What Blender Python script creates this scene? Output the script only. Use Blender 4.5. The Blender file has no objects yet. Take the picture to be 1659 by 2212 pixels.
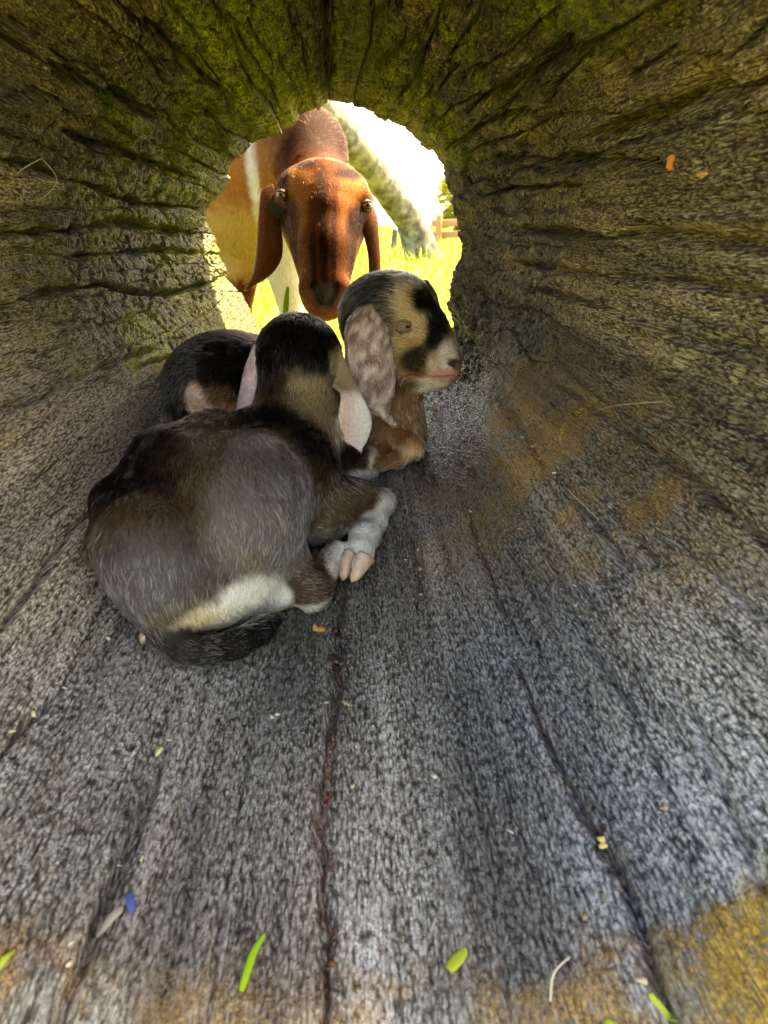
import bpy, math, random
import numpy as np
from mathutils import Vector, Matrix
random.seed(7); RNG = np.random.default_rng(7)
SC = bpy.context.scene
COL = SC.collection

# ------------------------------------------------------------------ camera
CAM_H = .43; PITCH = math.radians(21.0)
cam = bpy.data.cameras.new('camera'); cam_o = bpy.data.objects.new('camera', cam); COL.objects.link(cam_o)
cam.sensor_fit = 'VERTICAL'; cam.sensor_height = 36.0; cam.lens = 24.298
cam.clip_start = .02; cam.clip_end = 600
cam_o.location = (0, 0, CAM_H); cam_o.rotation_euler = (math.radians(90) - PITCH, 0, 0)
cam.dof.use_dof = True; cam.dof.focus_distance = .95; cam.dof.aperture_fstop = 8.5
SC.camera = cam_o

# ------------------------------------------------------------------ sky, sun, exposure
SUN_EL, SUN_AZ = math.radians(57), math.radians(50)          # azimuth from +Y towards +X
world = bpy.data.worlds.new('World'); SC.world = world; world.use_nodes = True
wn = world.node_tree.nodes; wl = world.node_tree.links; wn.clear()
sky = wn.new('ShaderNodeTexSky'); sky.sky_type = 'NISHITA'; sky.sun_disc = False
sky.sun_elevation = SUN_EL; sky.sun_rotation = SUN_AZ; sky.dust_density = 4.0; sky.air_density = .8
bg = wn.new('ShaderNodeBackground'); bg.inputs['Strength'].default_value = .15
wo = wn.new('ShaderNodeOutputWorld'); wl.new(sky.outputs[0], bg.inputs[0]); wl.new(bg.outputs[0], wo.inputs[0])
sl = bpy.data.lights.new('sun', 'SUN'); sl.energy = 4.0; sl.angle = math.radians(.5); sl.color = (1, .95, .86)
so = bpy.data.objects.new('sun', sl); COL.objects.link(so)
sd = Vector((math.sin(SUN_AZ) * math.cos(SUN_EL), math.cos(SUN_AZ) * math.cos(SUN_EL), math.sin(SUN_EL)))
so.rotation_euler = sd.to_track_quat('Z', 'Y').to_euler(); so.location = (3, 3, 6)
vs = SC.view_settings; vs.view_transform = 'Standard'; vs.look = 'None'; vs.gamma = 1; vs.use_curve_mapping = False
vs.exposure = 3.3
vs.use_white_balance = True; vs.white_balance_temperature = 9500; vs.white_balance_tint = 10
SC.render.engine = 'CYCLES'
cy = SC.cycles; cy.use_denoising = True; cy.denoiser = 'OPENIMAGEDENOISE'
cy.max_bounces = 6; cy.diffuse_bounces = 4; cy.glossy_bounces = 3; cy.transmission_bounces = 3
cy.use_adaptive_sampling = True; cy.adaptive_threshold = .012; cy.adaptive_min_samples = 24; cy.sample_clamp_indirect = 6.0
cy.caustics_reflective = False; cy.caustics_refractive = False
SC.cycles_curves.shape = 'RIBBONS'

# ------------------------------------------------------------------ helpers
FPX = 1493.0; CP, SP = math.cos(PITCH), math.sin(PITCH)
def at(u, v, Y):
    """point of the place at distance Y along the log, seen in the direction (u, v)"""
    x = (u - 829.5) / FPX; y = (1106 - v) / FPX
    d = np.array([x, CP + y * SP, -SP + y * CP]); return np.array([0, 0, CAM_H]) + d * (Y / d[1])
def px(n, u, v, Y):
    y = (1106 - v) / FPX; return n / FPX * Y / (CP + y * SP)
def prop(o, label=None, cat=None, group=None, kind=None):
    for k, v in (('label', label), ('category', cat), ('group', group), ('kind', kind)):
        if v: o[k] = v
    return o
def empty(name, loc=(0, 0, 0)):
    o = bpy.data.objects.new(name, None); o.location = loc; o.empty_display_size = .05; COL.objects.link(o); return o
def mesh_obj(name, v, f, mat=None, parent=None, smooth=True, origin=None):
    v = np.asarray(v, dtype=np.float32)
    par_loc = np.array(parent.matrix_world.translation) if parent is not None and parent.type != 'EMPTY' else (np.array(parent.location) if parent is not None else np.zeros(3))
    off = np.array(origin, dtype=float) if origin is not None else par_loc
    v = v - off.astype(np.float32)
    me = bpy.data.meshes.new(name)
    if isinstance(f, np.ndarray):
        n, k = f.shape
        me.vertices.add(len(v)); me.vertices.foreach_set('co', v.ravel())
        me.loops.add(n * k); me.loops.foreach_set('vertex_index', f.astype(np.int32).ravel())
        me.polygons.add(n); me.polygons.foreach_set('loop_start', np.arange(0, n * k, k, dtype=np.int32))
        me.update(calc_edges=True)
    else:
        me.from_pydata([tuple(p) for p in v], [], f); me.update()
    if smooth: me.polygons.foreach_set('use_smooth', np.ones(len(me.polygons), dtype=bool))
    if mat: me.materials.append(mat)
    o = bpy.data.objects.new(name, me); COL.objects.link(o)
    o.location = off - par_loc
    if parent is not None: o.parent = parent
    return o
def attr(o, name, typ, arr, dom='POINT'):
    a = o.data.attributes.new(name, typ, dom)
    key = {'FLOAT': 'value', 'FLOAT_VECTOR': 'vector', 'FLOAT_COLOR': 'color'}[typ]
    a.data.foreach_set(key, np.ascontiguousarray(arr, dtype=np.float32).ravel())
def sstep(a, b, x):
    t = np.clip((x - a) / (b - a), 0, 1); return t * t * (3 - 2 * t)
def _h(i, j, k, s):
    n = (i.astype(np.uint32) * np.uint32(374761393) + j.astype(np.uint32) * np.uint32(668265263) + k.astype(np.uint32) * np.uint32(2147483647 - 1274126177) + np.uint32((s * 97531 + 12345) & 0xffffffff))
    n = (n ^ (n >> np.uint32(13))) * np.uint32(1274126177); n = (n ^ (n >> np.uint32(15))) * np.uint32(2246822519)
    n = n ^ (n >> np.uint32(13))
    return (n & np.uint32(0xffff)).astype(np.float32) / 65535.0
def vnoise(x, y, z, s=0):
    """value noise, -1..1"""
    x = np.asarray(x, np.float32); y = np.asarray(y, np.float32); z = np.broadcast_to(np.asarray(z, np.float32), x.shape)
    i = np.floor(x); j = np.floor(y); k = np.floor(z); fx, fy, fz = x - i, y - j, z - k
    i = i.astype(np.int64); j = j.astype(np.int64); k = k.astype(np.int64)
    fx = fx * fx * fx * (fx * (fx * 6 - 15) + 10); fy = fy * fy * fy * (fy * (fy * 6 - 15) + 10); fz = fz * fz * fz * (fz * (fz * 6 - 15) + 10)
    def L(a, b, t): return a + (b - a) * t
    r = L(L(L(_h(i, j, k, s), _h(i + 1, j, k, s), fx), L(_h(i, j + 1, k, s), _h(i + 1, j + 1, k, s), fx), fy),
          L(L(_h(i, j, k + 1, s), _h(i + 1, j, k + 1, s), fx), L(_h(i, j + 1, k + 1, s), _h(i + 1, j + 1, k + 1, s), fx), fy), fz)
    return r * 2 - 1
def fbm(x, y, z, s=0, o=4, g=.5):
    t = 0; a = 1; n = 0
    for q in range(o):
        t = t + a * vnoise(x * 2 ** q + 17.3 * q, y * 2 ** q - 9.1 * q, np.asarray(z) * 2 ** q + 3.7 * q, s + q); n += a; a *= g
    return t / n

# material helper
class NT:
    def __init__(s, name):
        s.m = bpy.data.materials.new(name); s.m.use_nodes = True; s.t = s.m.node_tree; s.t.nodes.clear()
        s.out = s.t.nodes.new('ShaderNodeOutputMaterial')
    def n(s, typ, **kw):
        nd = s.t.nodes.new(typ)
        for k, v in kw.items():
            if k.startswith('i_'):
                key = k[2:]; key = int(key) if key.isdigit() else key.replace('_', ' ')
                s.set(nd.inputs[key], v)
            else: setattr(nd, k, v)
        return nd
    def set(s, inp, v):
        if isinstance(v, bpy.types.NodeSocket): s.t.links.new(v, inp)
        else:
            if isinstance(v, (tuple, list)) and len(v) == 3 and inp.type == 'RGBA': v = (*v, 1)
            inp.default_value = v
    def attr(s, name, out='Fac'):
        a = s.n('ShaderNodeAttribute', attribute_name=name); return a.outputs[out]
    def math(s, op, a, b=0, c=None, clamp=False):
        nd = s.n('ShaderNodeMath', operation=op, use_clamp=clamp); s.set(nd.inputs[0], a); s.set(nd.inputs[1], b)
        if c is not None: s.set(nd.inputs[2], c)
        return nd.outputs[0]
    def mix(s, f, a, b, blend='MIX'):
        nd = s.n('ShaderNodeMix', data_type='RGBA', blend_type=blend); s.set(nd.inputs[0], f); s.set(nd.inputs[6], a); s.set(nd.inputs[7], b); return nd.outputs[2]
    def mapping(s, vec, scale):
        nd = s.n('ShaderNodeVectorMath', operation='MULTIPLY'); s.set(nd.inputs[0], vec); nd.inputs[1].default_value = scale; return nd.outputs[0]
    def noise(s, vec, scale=1.0, detail=4.0, rough=.55, dist=0.0, dim='3D'):
        nd = s.n('ShaderNodeTexNoise', noise_dimensions=dim); s.set(nd.inputs['Vector'], vec); nd.inputs['Scale'].default_value = scale
        nd.inputs['Detail'].default_value = detail; nd.inputs['Roughness'].default_value = rough; nd.inputs['Distortion'].default_value = dist
        return nd.outputs[0]
    def voro(s, vec, scale=1.0, feat='F1', rnd=1.0, dim='3D'):
        nd = s.n('ShaderNodeTexVoronoi', feature=feat, voronoi_dimensions=dim); s.set(nd.inputs['Vector'], vec); nd.inputs['Scale'].default_value = scale
        nd.inputs['Randomness'].default_value = rnd; return nd
    def ramp(s, f, stops):
        nd = s.n('ShaderNodeValToRGB'); s.set(nd.inputs[0], f); e = nd.color_ramp.elements
        while len(e) < len(stops): e.new(.5)
        for el, (p, c) in zip(e, stops): el.position = p; el.color = (*c, 1) if len(c) == 3 else c
        return nd.outputs[0]
    def fac(s, f, a, b):
        nd = s.n('ShaderNodeMapRange', clamp=True, interpolation_type='SMOOTHSTEP'); s.set(nd.inputs[0], f); nd.inputs[1].default_value = a; nd.inputs[2].default_value = b
        return nd.outputs[0]
    def bump(s, h, dist, strength=1.0, normal=None):
        nd = s.n('ShaderNodeBump'); s.set(nd.inputs['Height'], h); nd.inputs['Distance'].default_value = dist; s.set(nd.inputs['Strength'], strength)
        if normal is not None: s.set(nd.inputs['Normal'], normal)
        return nd.outputs[0]
    def pbr(s, color, rough=.8, normal=None, spec=.4, **kw):
        p = s.n('ShaderNodeBsdfPrincipled'); s.set(p.inputs['Base Color'], color); s.set(p.inputs['Roughness'], rough)
        s.set(p.inputs['Specular IOR Level'], spec)
        if normal is not None: s.set(p.inputs['Normal'], normal)
        for k, v in kw.items(): s.set(p.inputs[k.replace('_', ' ')], v)
        s.t.links.new(p.outputs[0], s.out.inputs[0]); return s.m
def plain(name, c, rough=.7, spec=.3, var=.25, scale=60):
    t = NT(name); co = t.n('ShaderNodeTexCoord').outputs['Object']
    f = t.noise(co, scale, 3)
    return t.pbr(t.mix(f, tuple(x * (1 - var) for x in c), tuple(min(1, x * (1 + var)) for x in c)), rough, t.bump(f, .001, .4), spec)

# ------------------------------------------------------------------ the hollow log
T0, T1 = .28, 1.35
FC = at(725, 505, T1)
RIM = [(-3.071, 0.206), (-3.027, 0.2), (-2.858, 0.196), (-2.792, 0.185), (-2.611, 0.189), (-2.384, 0.205), (-2.116, 0.211), (-1.993, 0.213), (-1.856, 0.217), (-1.736, 0.235), (-1.654, 0.232), (-1.445, 0.218), (-1.321, 0.208), (-1.208, 0.213), (-1.007, 0.203), (-0.687, 0.222), (-0.361, 0.23), (-0.044, 0.237), (0.328, 0.246), (0.602, 0.266), (0.811, 0.28), (0.955, 0.275), (1.03, 0.243), (1.168, 0.234), (1.342, 0.226), (1.503, 0.232), (1.588, 0.224), (1.764, 0.221), (1.901, 0.223), (2.061, 0.224), (2.222, 0.222), (2.384, 0.21), (2.611, 0.206), (2.909, 0.211)]
CRACKS=[
 (0.0045, 0.007, [(0.274, 0.014), (0.344, 0.005), (0.413, -0.008), (0.496, 0.009), (0.538, 0.023), (0.633, 0.029), (0.702, 0.044)]),
 (0.004, 0.01, [(0.48, -0.769), (0.517, -0.767), (0.58, -0.789), (0.624, -0.793), (0.677, -0.786), (0.773, -0.785)]),
 (0.004, 0.01, [(0.392, -0.628), (0.409, -0.625), (0.444, -0.604), (0.48, -0.588)]),
 (0.0035, 0.008, [(0.274, -0.364), (0.313, -0.356), (0.339, -0.353), (0.372, -0.348), (0.398, -0.343), (0.445, -0.342), (0.46, -0.343)]),
 (0.0035, 0.007, [(0.251, 0.486), (0.27, 0.495), (0.294, 0.502), (0.321, 0.506), (0.349, 0.502), (0.378, 0.492), (0.413, 0.486), (0.455, 0.473), (0.499, 0.477), (0.538, 0.474)]),
 (0.007, 0.007, [(0.668, 0.798), (0.715, 0.808), (0.787, 0.828), (0.878, 0.846), (0.909, 0.852)]),
 (0.0025, 0.005, [(0.542, 0.826), (0.583, 0.833), (0.643, 0.832), (0.67, 0.818)]),
 (0.004, 0.008, [(0.456, 1.059), (0.484, 1.065), (0.536, 1.075), (0.61, 1.084), (0.683, 1.082), (0.769, 1.073), (0.842, 1.06)]),
 (0.003, 0.006, [(0.416, 0.958), (0.455, 0.952), (0.499, 0.949), (0.543, 0.948)]),
 (0.004, 0.005, [(0.631, 0.268), (0.698, 0.295), (0.757, 0.292), (0.792, 0.298)]),
 (0.0025, 0.005, [(0.562, 0.492), (0.622, 0.5), (0.7, 0.499), (0.765, 0.515)]),
 (0.0025, 0.005, [(0.357, 0.641), (0.399, 0.655), (0.462, 0.657), (0.514, 0.656), (0.558, 0.666), (0.624, 0.671)]),
 (0.006, 0.014, [(0.58, 1.617), (0.629, 1.612), (0.697, 1.628), (0.77, 1.635), (0.842, 1.608), (0.955, 1.623), (1.089, 1.625)]),
 (0.008, 0.018, [(0.578, 1.938), (0.66, 1.954), (0.732, 1.948), (0.787, 1.944), (0.879, 1.951)]),
 (0.005, 0.014, [(0.707, 1.806), (0.766, 1.835), (0.887, 1.874), (1.014, 1.932), (1.133, 2.003)]),
 (0.005, 0.012, [(0.895, 1.794), (1.086, 1.829), (1.246, 1.82)]),
 (0.007, 0.016, [(0.762, 2.219), (0.855, 2.229), (0.97, 2.25), (1.037, 2.283), (1.11, 2.294)]),
 (0.007, 0.02, [(0.951, 2.654), (0.992, 2.64), (1.075, 2.653), (1.136, 2.614), (1.188, 2.572)]),
 (0.005, 0.012, [(0.952, 2.111), (1.053, 2.176), (1.149, 2.175), (1.242, 2.169)]),
 (0.008, 0.024, [(0.969, -3.128), (1.054, -3.134), (1.115, -3.136), (1.196, -3.114), (1.335, -3.12)]),
 (0.009, 0.022, [(0.647, -2.152), (0.718, -2.152), (0.791, -2.157), (0.853, -2.144), (0.915, -2.147), (1.041, -2.159)]),
 (0.008, 0.02, [(0.784, -2.433), (0.84, -2.422), (0.903, -2.414), (0.968, -2.444), (1.05, -2.447), (1.143, -2.488)]),
 (0.005, 0.014, [(0.883, -1.97), (0.926, -1.958), (1.018, -1.967), (1.118, -1.951), (1.235, -1.942)]),
 (0.005, 0.014, [(0.757, -1.845), (0.799, -1.831), (0.862, -1.818), (0.959, -1.798), (1.045, -1.754), (1.155, -1.744), (1.332, -1.752)]),
 (0.005, 0.012, [(0.753, -1.63), (0.851, -1.63), (1.039, -1.659), (1.297, -1.578)]),
 (0.005, 0.013, [(0.726, -1.422), (0.831, -1.428), (0.944, -1.408), (1.089, -1.286), (1.21, -1.246), (1.32, -1.232)]),
 (0.004, 0.009, [(0.894, -1.534), (1.007, -1.528), (1.136, -1.509), (1.288, -1.45)]),
 (0.004, 0.009, [(0.612, -1.192), (0.661, -1.171), (0.725, -1.127), (0.769, -1.146), (0.832, -1.125), (0.881, -1.107), (0.992, -1.077)]),
 (0.0035, 0.008, [(0.929, -1.041), (1.037, -0.985), (1.126, -0.939)]),
 (0.006, 0.016, [(1.003, -2.685), (1.098, -2.726), (1.214, -2.749), (1.272, -2.718)]),
 (0.004, 0.008, [(0.544, 1.366), (0.678, 1.373), (0.819, 1.385), (1.015, 1.366)]),
 (0.004, 0.009, [(0.569, 1.513), (0.701, 1.516), (0.892, 1.473), (1.12, 1.465)]),
 (0.002, 0.003, [(0.273, 0.12), (0.327, 0.123), (0.43, 0.125), (0.525, 0.107)]),
 (0.002, 0.003, [(0.272, -0.159), (0.326, -0.164), (0.408, -0.166), (0.522, -0.17)]),
 (0.002, 0.003, [(0.268, 0.282), (0.347, 0.3), (0.46, 0.307)]),
 (0.0025, 0.004, [(0.292, 0.692), (0.346, 0.721), (0.414, 0.759)]),
]
def rim_r(phi):
    return np.interp(phi, [a for a, b in RIM], [b for a, b in RIM], period=2 * math.pi)
def log_cx(t): return -.04 + (FC[0] + .04) * (t - T0) / (T1 - T0)
def log_cz(t): return .40 + (FC[2] - .40) * (t - T0) / (T1 - T0)
def log_r(t, phi):
    k = (t - T0) / (T1 - T0)
    return .40 - .164 * k + (rim_r(phi) - .236) * np.clip((t - .9) / .45, 0, 1) ** 1.5
def log_pt(phi, t, up=0.0):
    r = log_r(t, phi) - up
    return np.array([log_cx(t) + r * math.sin(phi), t, log_cz(t) - r * math.cos(phi)])

def plates(phi, t, N, tl, seed, warp=.35):
    """irregular slabs: returns crack distance (0 at the joint), slab id noise"""
    u = phi / (2 * math.pi) * N + warp * fbm(np.cos(phi) * 3, np.sin(phi) * 3, t * 6, seed + 50, 3)
    w = t / tl + .25 * fbm(np.cos(phi) * 6, np.sin(phi) * 6, t * 9, seed + 60, 2)
    i0 = np.floor(u).astype(np.int64); j0 = np.floor(w).astype(np.int64)
    f1 = np.full(u.shape, 9., np.float32); f2 = f1.copy(); idn = np.zeros_like(f1)
    for di in (-1, 0, 1):
        for dj in (-1, 0, 1):
            i = i0 + di; j = j0 + dj; im = np.mod(i, N); z0 = np.zeros_like(i)
            cx = i + .15 + .7 * _h(im, j, z0, seed); cy_ = j + .1 + .8 * _h(im, j, z0, seed + 1)
            d = np.sqrt((u - cx) ** 2 + (w - cy_) ** 2).astype(np.float32)
            near = d < f1
            f2 = np.where(near, f1, np.minimum(f2, d)); idn = np.where(near, _h(im, j, z0, seed + 2), idn); f1 = np.where(near, d, f1)
    return f2 - f1, idn

GRID = {}
def on_log(phi, t, up=0.0):
    """point on the real, cracked inner surface"""
    c = int(np.argmin(np.abs(GRID['phi'] - phi))); q = int(np.clip(np.searchsorted(GRID['t'][:, c], t), 0, GRID['t'].shape[0] - 1)); r = float(GRID['r'][q, c]) - up
    return np.array([log_cx(t) + r * math.sin(phi), t, log_cz(t) - r * math.cos(phi)])
def build_log():
    NP, NT_ = 1240, 680
    # finer spacing on the floor (phi near 0), coarser overhead
    q = np.linspace(-1, 1, NP, endpoint=False)
    phi1 = math.pi * (.62 * q + .38 * q ** 3)
    phi, tt = np.meshgrid(phi1, np.linspace(0, 1, NT_), indexing='xy')       # rows: t
    phi = phi.astype(np.float32); k = tt.astype(np.float32)
    tn = .252 + .012 * fbm(np.cos(phi) * 5, np.sin(phi) * 5, 0, 3, 3)
    tf = 1.385 + .02 * fbm(np.cos(phi) * 5, np.sin(phi) * 5, 4, 5, 4)
    t = tn + (tf - tn) * k
    R = log_r(np.minimum(t, T1), phi)
    cx = np.cos(phi); sx = np.sin(phi)
    ceil = sstep(.05, .75, -cx); floor = sstep(.25, .8, cx); wall = np.clip(1 - ceil - floor, 0, 1)
    # nested relief, positive = into the hollow
    X, Z = sx * R, cx * R
    fib = np.clip(np.maximum(floor, sstep(1.02, .76, t) * (1 - .45 * ceil)), 0, 1)
    h = .013 * fbm(X * 5, Z * 5, t * 2.2, 11, 3) * (.5 + .6 * ceil + .2 * wall)
    h += .006 * fbm(X * 17, Z * 17, t * 3, 12, 3) * (.3 + 1.0 * ceil + .4 * wall)
    jag = fbm(X * 60, Z * 60, t * 60, 13, 3)
    e1, id1 = plates(phi, t, 40, .13, 21, .3)
    rough_zone = np.clip(1.05 * ceil + .62 * wall + .05 * floor, 0, 1)
    h += rough_zone * ((id1 - .5) * (.014 + .018 * ceil) - (.013 + .015 * ceil) * (1 - sstep(.0, .05 + .04 * ceil + .03 * jag, e1)))
    e2, id2 = plates(phi, t, 92, .055, 31, .5)
    rz2 = np.clip(1.0 * ceil + .45 * wall, 0, 1)
    h += rz2 * ((id2 - .5) * .008 - .006 * (1 - sstep(.0, .10, e2 + .05 * jag)))
    # crumbling surface, and short checks that run round the hollow, across the grain
    near = sstep(1.00, .72, t)                                    # nearer to us the walls are weathered along the grain
    rid = 1 - np.abs(fbm(X * 45, Z * 45, t * 45, 27, 3)) * 2.2
    h += (.0045 * ceil + .0012 * wall) * rid * (1 - .6 * near)
    chk = fbm(phi * 34, t * 170, X * 3, 14, 3)
    h += (ceil * .6 + wall) * (1 - .75 * near) * (.0030 * chk - .0042 * sstep(.22, .5, fbm(phi * 24, t * 120, 2, 15, 2)))
    h += (.0036 * ceil + .0018 * wall) * fbm(X * 110, Z * 110, t * (110 - 70 * near), 16, 3)
    h += (ceil + wall) * near * (.006 * fbm(phi * 30, t * 4, 0, 117, 3) + .0030 * fbm(phi * 80, t * 14, 1, 118, 3))
    lumpy = np.exp(-((phi - .95) / .35) ** 2) * sstep(.98, 1.18, t)
    h += lumpy * (.010 * rid + .006 * fbm(X * 90, Z * 90, t * 90, 28, 3) - .004)
    h *= 1 - .80 * sstep(1.20, 1.33, t) * np.clip(ceil + .3 * wall, 0, 1)
    # long low ridges and the pitted grain of the floor
    h += floor * (.0035 * fbm(phi * 26, t * 5, 0, 17, 3) + .0022 * fbm(phi * 95, t * 34, 1, 18, 3) + .0008 * vnoise(phi * 190, t * 110, 1, 19))
    # cracks that follow the grain
    crack = np.zeros_like(h); crumbs = np.zeros_like(h)
    for n, (w, d, pts) in enumerate(CRACKS):
        tp = [p[0] for p in pts]; pp = [p[1] for p in pts]; w, d = w * 1.35, d * (1.5 if abs(pp[0]) < 1.2 else 1.7)
        t_a, t_b = tp[0], tp[-1]
        rows = np.where((t.max(1) > t_a - .05) & (t.min(1) < t_b + .05))[0]
        ts = t[rows]; pc = np.interp(ts, tp, pp)
        wob = .0035 * fbm(ts * 40, np.full_like(ts, n * 3.1), 0, 40 + n, 3)
        dphi = np.angle(np.exp(1j * (phi[rows] - pc))).astype(np.float32)
        da = dphi * R[rows] + wob
        fade = sstep(t_a - .03, t_a + .03, ts) * (1 - sstep(t_b - .04, t_b + .03, ts)) * (1 - .8 * sstep(1.24, 1.33, ts))
        if t_a < .30: fade = 1 - sstep(t_b - .04, t_b + .03, ts)
        wl_ = w * (.6 + .55 * vnoise(ts * 30, np.full_like(ts, n * 1.7), 0, 90 + n)) * (.35 + .65 * fade)
        prof = np.exp(-(np.abs(da) / np.maximum(wl_, .0008)) ** 2.5)
        h[rows] -= d * prof * fade
        h[rows] += .12 * d * fade * np.exp(-np.abs(da) / .02) * np.sign(da) * (1 if n % 2 else -1)   # one lip stands proud
        crack[rows] = np.maximum(crack[rows], prof * fade)
        if n in (0, 4, 9): crumbs[rows] = np.maximum(crumbs[rows], np.exp(-(da / (w * 1.7)) ** 2) * fade)
    # the torn rim at the far end and the worn lip at the near one
    far = sstep(1.12, 1.36, t)
    h += far * (.007 * fbm(X * 22, Z * 22, t * 14, 44, 3)) * (.5 + .5 * (1 - floor))
    h -= sstep(1.335, 1.41, t) ** 2 * .05
    lip = np.clip((.285 + .008 * fbm(phi * 8, phi * 0, 1, 46, 3) - t) / .045, 0, 1)
    h -= lip ** 2 * .040
    r = R - h
    GRID.update(phi=phi1, t=t, r=r)
    x = log_cx(t) + r * sx; z = log_cz(t) - r * cx
    v = np.stack([x, t, z], -1).reshape(-1, 3)
    a = np.arange(NP); b = (a + 1) % NP
    base = (np.arange(NT_ - 1) * NP)[:, None]
    f = np.stack([base + a, base + b, base + NP + b, base + NP + a], -1).reshape(-1, 4)[:, ::-1]
    # where things grow and what has stained the wood
    n1 = fbm(X * 9, Z * 9, t * 9, 51, 4); n2 = fbm(X * 26, Z * 26, t * 26, 52, 3)
    def blob(p0, t0_, sp_, st_, am=1.0):
        dp = np.angle(np.exp(1j * (phi - p0)))
        return am * np.exp(-(dp / sp_) ** 2 - ((t - t0_) / st_) ** 2)
    left = sstep(.0, .9, -sx)
    moss = sstep(.85, 1.32, t + .12 * n1) * (.45 + .75 * np.maximum(left, ceil * .8)) * (1 - .75 * floor * (sx > -.3)) * (1 - .6 * sstep(.3, .9, sx) * (1 - ceil))
    moss = np.maximum(moss, .72 * ceil * sstep(-.25, .35, n1 + .2))
    moss = np.maximum(moss, .72 * left * sstep(.55, .95, t) * sstep(-.3, .3, n1))
    gold = sstep(.305, .275, t + .03 * n2 + .02 * n1 - .012 * sx) * np.clip(blob(.68, .27, .14, .2) * 1.9 + .22 * sstep(.1, .4, n1), 0, 1)
    rust = np.clip(blob(.98, .67, .20, .16, 1.2) + blob(.80, .80, .24, .20, 1.0) + blob(.5, .80, .24, .14, .6) + blob(1.05, .90, .16, .10, .7), 0, 1) * sstep(-.5, .35, n1 + .7 * n2)
    rust = np.maximum(rust, .9 * sstep(.315, .275, t + .03 * n2 + .02 * n1) * sstep(-.3, .3, n2))
    ochre = np.clip(blob(2.16, 1.02, .12, .07, 1.3) + blob(-1.95, .86, .14, .07, .6) + .55 * np.clip(ceil + .4 * wall, 0, 1) * sstep(.05, .45, n2 + .5 * n1), 0, 1) * sstep(-.1, .25, n2 + n1 * .5)
    red = np.clip(.8 * blob(-.75, .72, .28, .25) + .5 * blob(1.45, 1.1, .3, .2) + .3 * blob(-1.2, .8, .3, .3), 0, 1) * sstep(-.4, .4, n1)
    wet = np.clip(blob(.58, 1.0, .20, .16, 1.6) + blob(.85, 1.15, .28, .14, 1.4) + blob(.48, .92, .14, .12, .9), 0, 1)
    white = floor * sstep(.70, .38, t) * sstep(-.45, .35, n1 + .5 * n2) * (1 - .5 * sstep(.25, .5, phi)) + .5 * blob(-.37, .36, .05, .02, 1.6)
    tone = .5 + .5 * fbm(X * 7, Z * 7, t * 3, 55, 4) + .35 * fbm(phi * 9, t * 2.5, 3, 56, 3)
    cool = sstep(.15, .55, phi) * sstep(1.25, .9, phi) * sstep(.72, .5, t)
    root = empty('hollow_log', (0, T0, 0))
    prop(root, 'hollow weathered tree trunk with mossy cracked walls that shelters the goat kids', 'log')
    inner = mesh_obj('inner_wall', v, f, log_material(), root)
    attr(inner, 'grain', 'FLOAT_VECTOR', np.stack([phi * .33, t, 0 * t], -1))
    for nm, ar in (('moss', moss), ('rust', rust), ('ochre', ochre), ('red', red), ('wet', wet), ('white', white), ('cool', cool), ('floor', floor), ('ceil', ceil), ('crumbs', crumbs), ('gold', gold), ('tone', tone), ('fib', fib), ('greyw', sstep(.15, .98, cx + .25 * n1))):
        attr(inner, nm, 'FLOAT', np.clip(ar, 0, 1))
    # outer bark and the two ring-shaped ends
    M, K = 260, 70
    ph, kk = np.meshgrid(np.linspace(-math.pi, math.pi, M, endpoint=False), np.linspace(0, 1, K))
    to = .25 + 1.15 * kk
    ro = log_r(np.clip(to, T0, T1), ph); ro = .53 - .10 * kk + .012 * fbm(np.cos(ph) * 9, np.sin(ph) * 9, to * 2, 71, 3) + .010 * np.abs(fbm(np.cos(ph) * 22, np.sin(ph) * 22, to * 5, 72, 3))
    vo = np.stack([log_cx(to) + ro * np.sin(ph), to, np.maximum(log_cz(to) - ro * np.cos(ph), -.15)], -1).reshape(-1, 3)
    a2 = np.arange(M); b2 = (a2 + 1) % M; bs = (np.arange(K - 1) * M)[:, None]
    fo = np.stack([bs + a2, bs + b2, bs + M + b2, bs + M + a2], -1).reshape(-1, 4)
    mesh_obj('outer_bark', vo, fo, bark_material(), root)
    for name, row_in, row_out in (('near_end', v.reshape(NT_, NP, 3)[0], vo.reshape(K, M, 3)[0]), ('far_end', v.reshape(NT_, NP, 3)[-1], vo.reshape(K, M, 3)[-1])):
        idx = np.argsort(np.abs(phi1[None, :] - np.linspace(-math.pi, math.pi, M, endpoint=False)[:, None]), axis=1)[:, 0]
        A = row_in[idx]; rings = []
        for g in range(13):
            w_ = g / 12
            P = A * (1 - w_) + row_out * w_
            P = P.copy(); P[:, 1] += .010 * math.sin(w_ * math.pi) * fbm(np.linspace(0, 60, M), np.full(M, w_ * 7), 0, 80, 3)
            rings.append(P)
        ve = np.concatenate(rings); bs = (np.arange(12) * M)[:, None]
        fe = np.stack([bs + a2, bs + b2, bs + M + b2, bs + M + a2], -1).reshape(-1, 4)
        mesh_obj(name, ve, fe, bark_material(), root)
    return root

_mats = {}
def bark_material():
    if 'bark' in _mats: return _mats['bark']
    t = NT('bark'); co = t.n('ShaderNodeTexCoord').outputs['Object']
    f = t.noise(t.mapping(co, (1, .25, 1)), 40, 6, .6); g = t.noise(co, 9, 4)
    c = t.ramp(f, [(.25, (.035, .026, .016)), (.55, (.13, .10, .065)), (.8, (.25, .21, .15))])
    c = t.mix(t.fac(g, .45, .6), c, (.13, .13, .02))
    _mats['bark'] = t.pbr(c, .9, t.bump(f, .006)); return _mats['bark']

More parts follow.
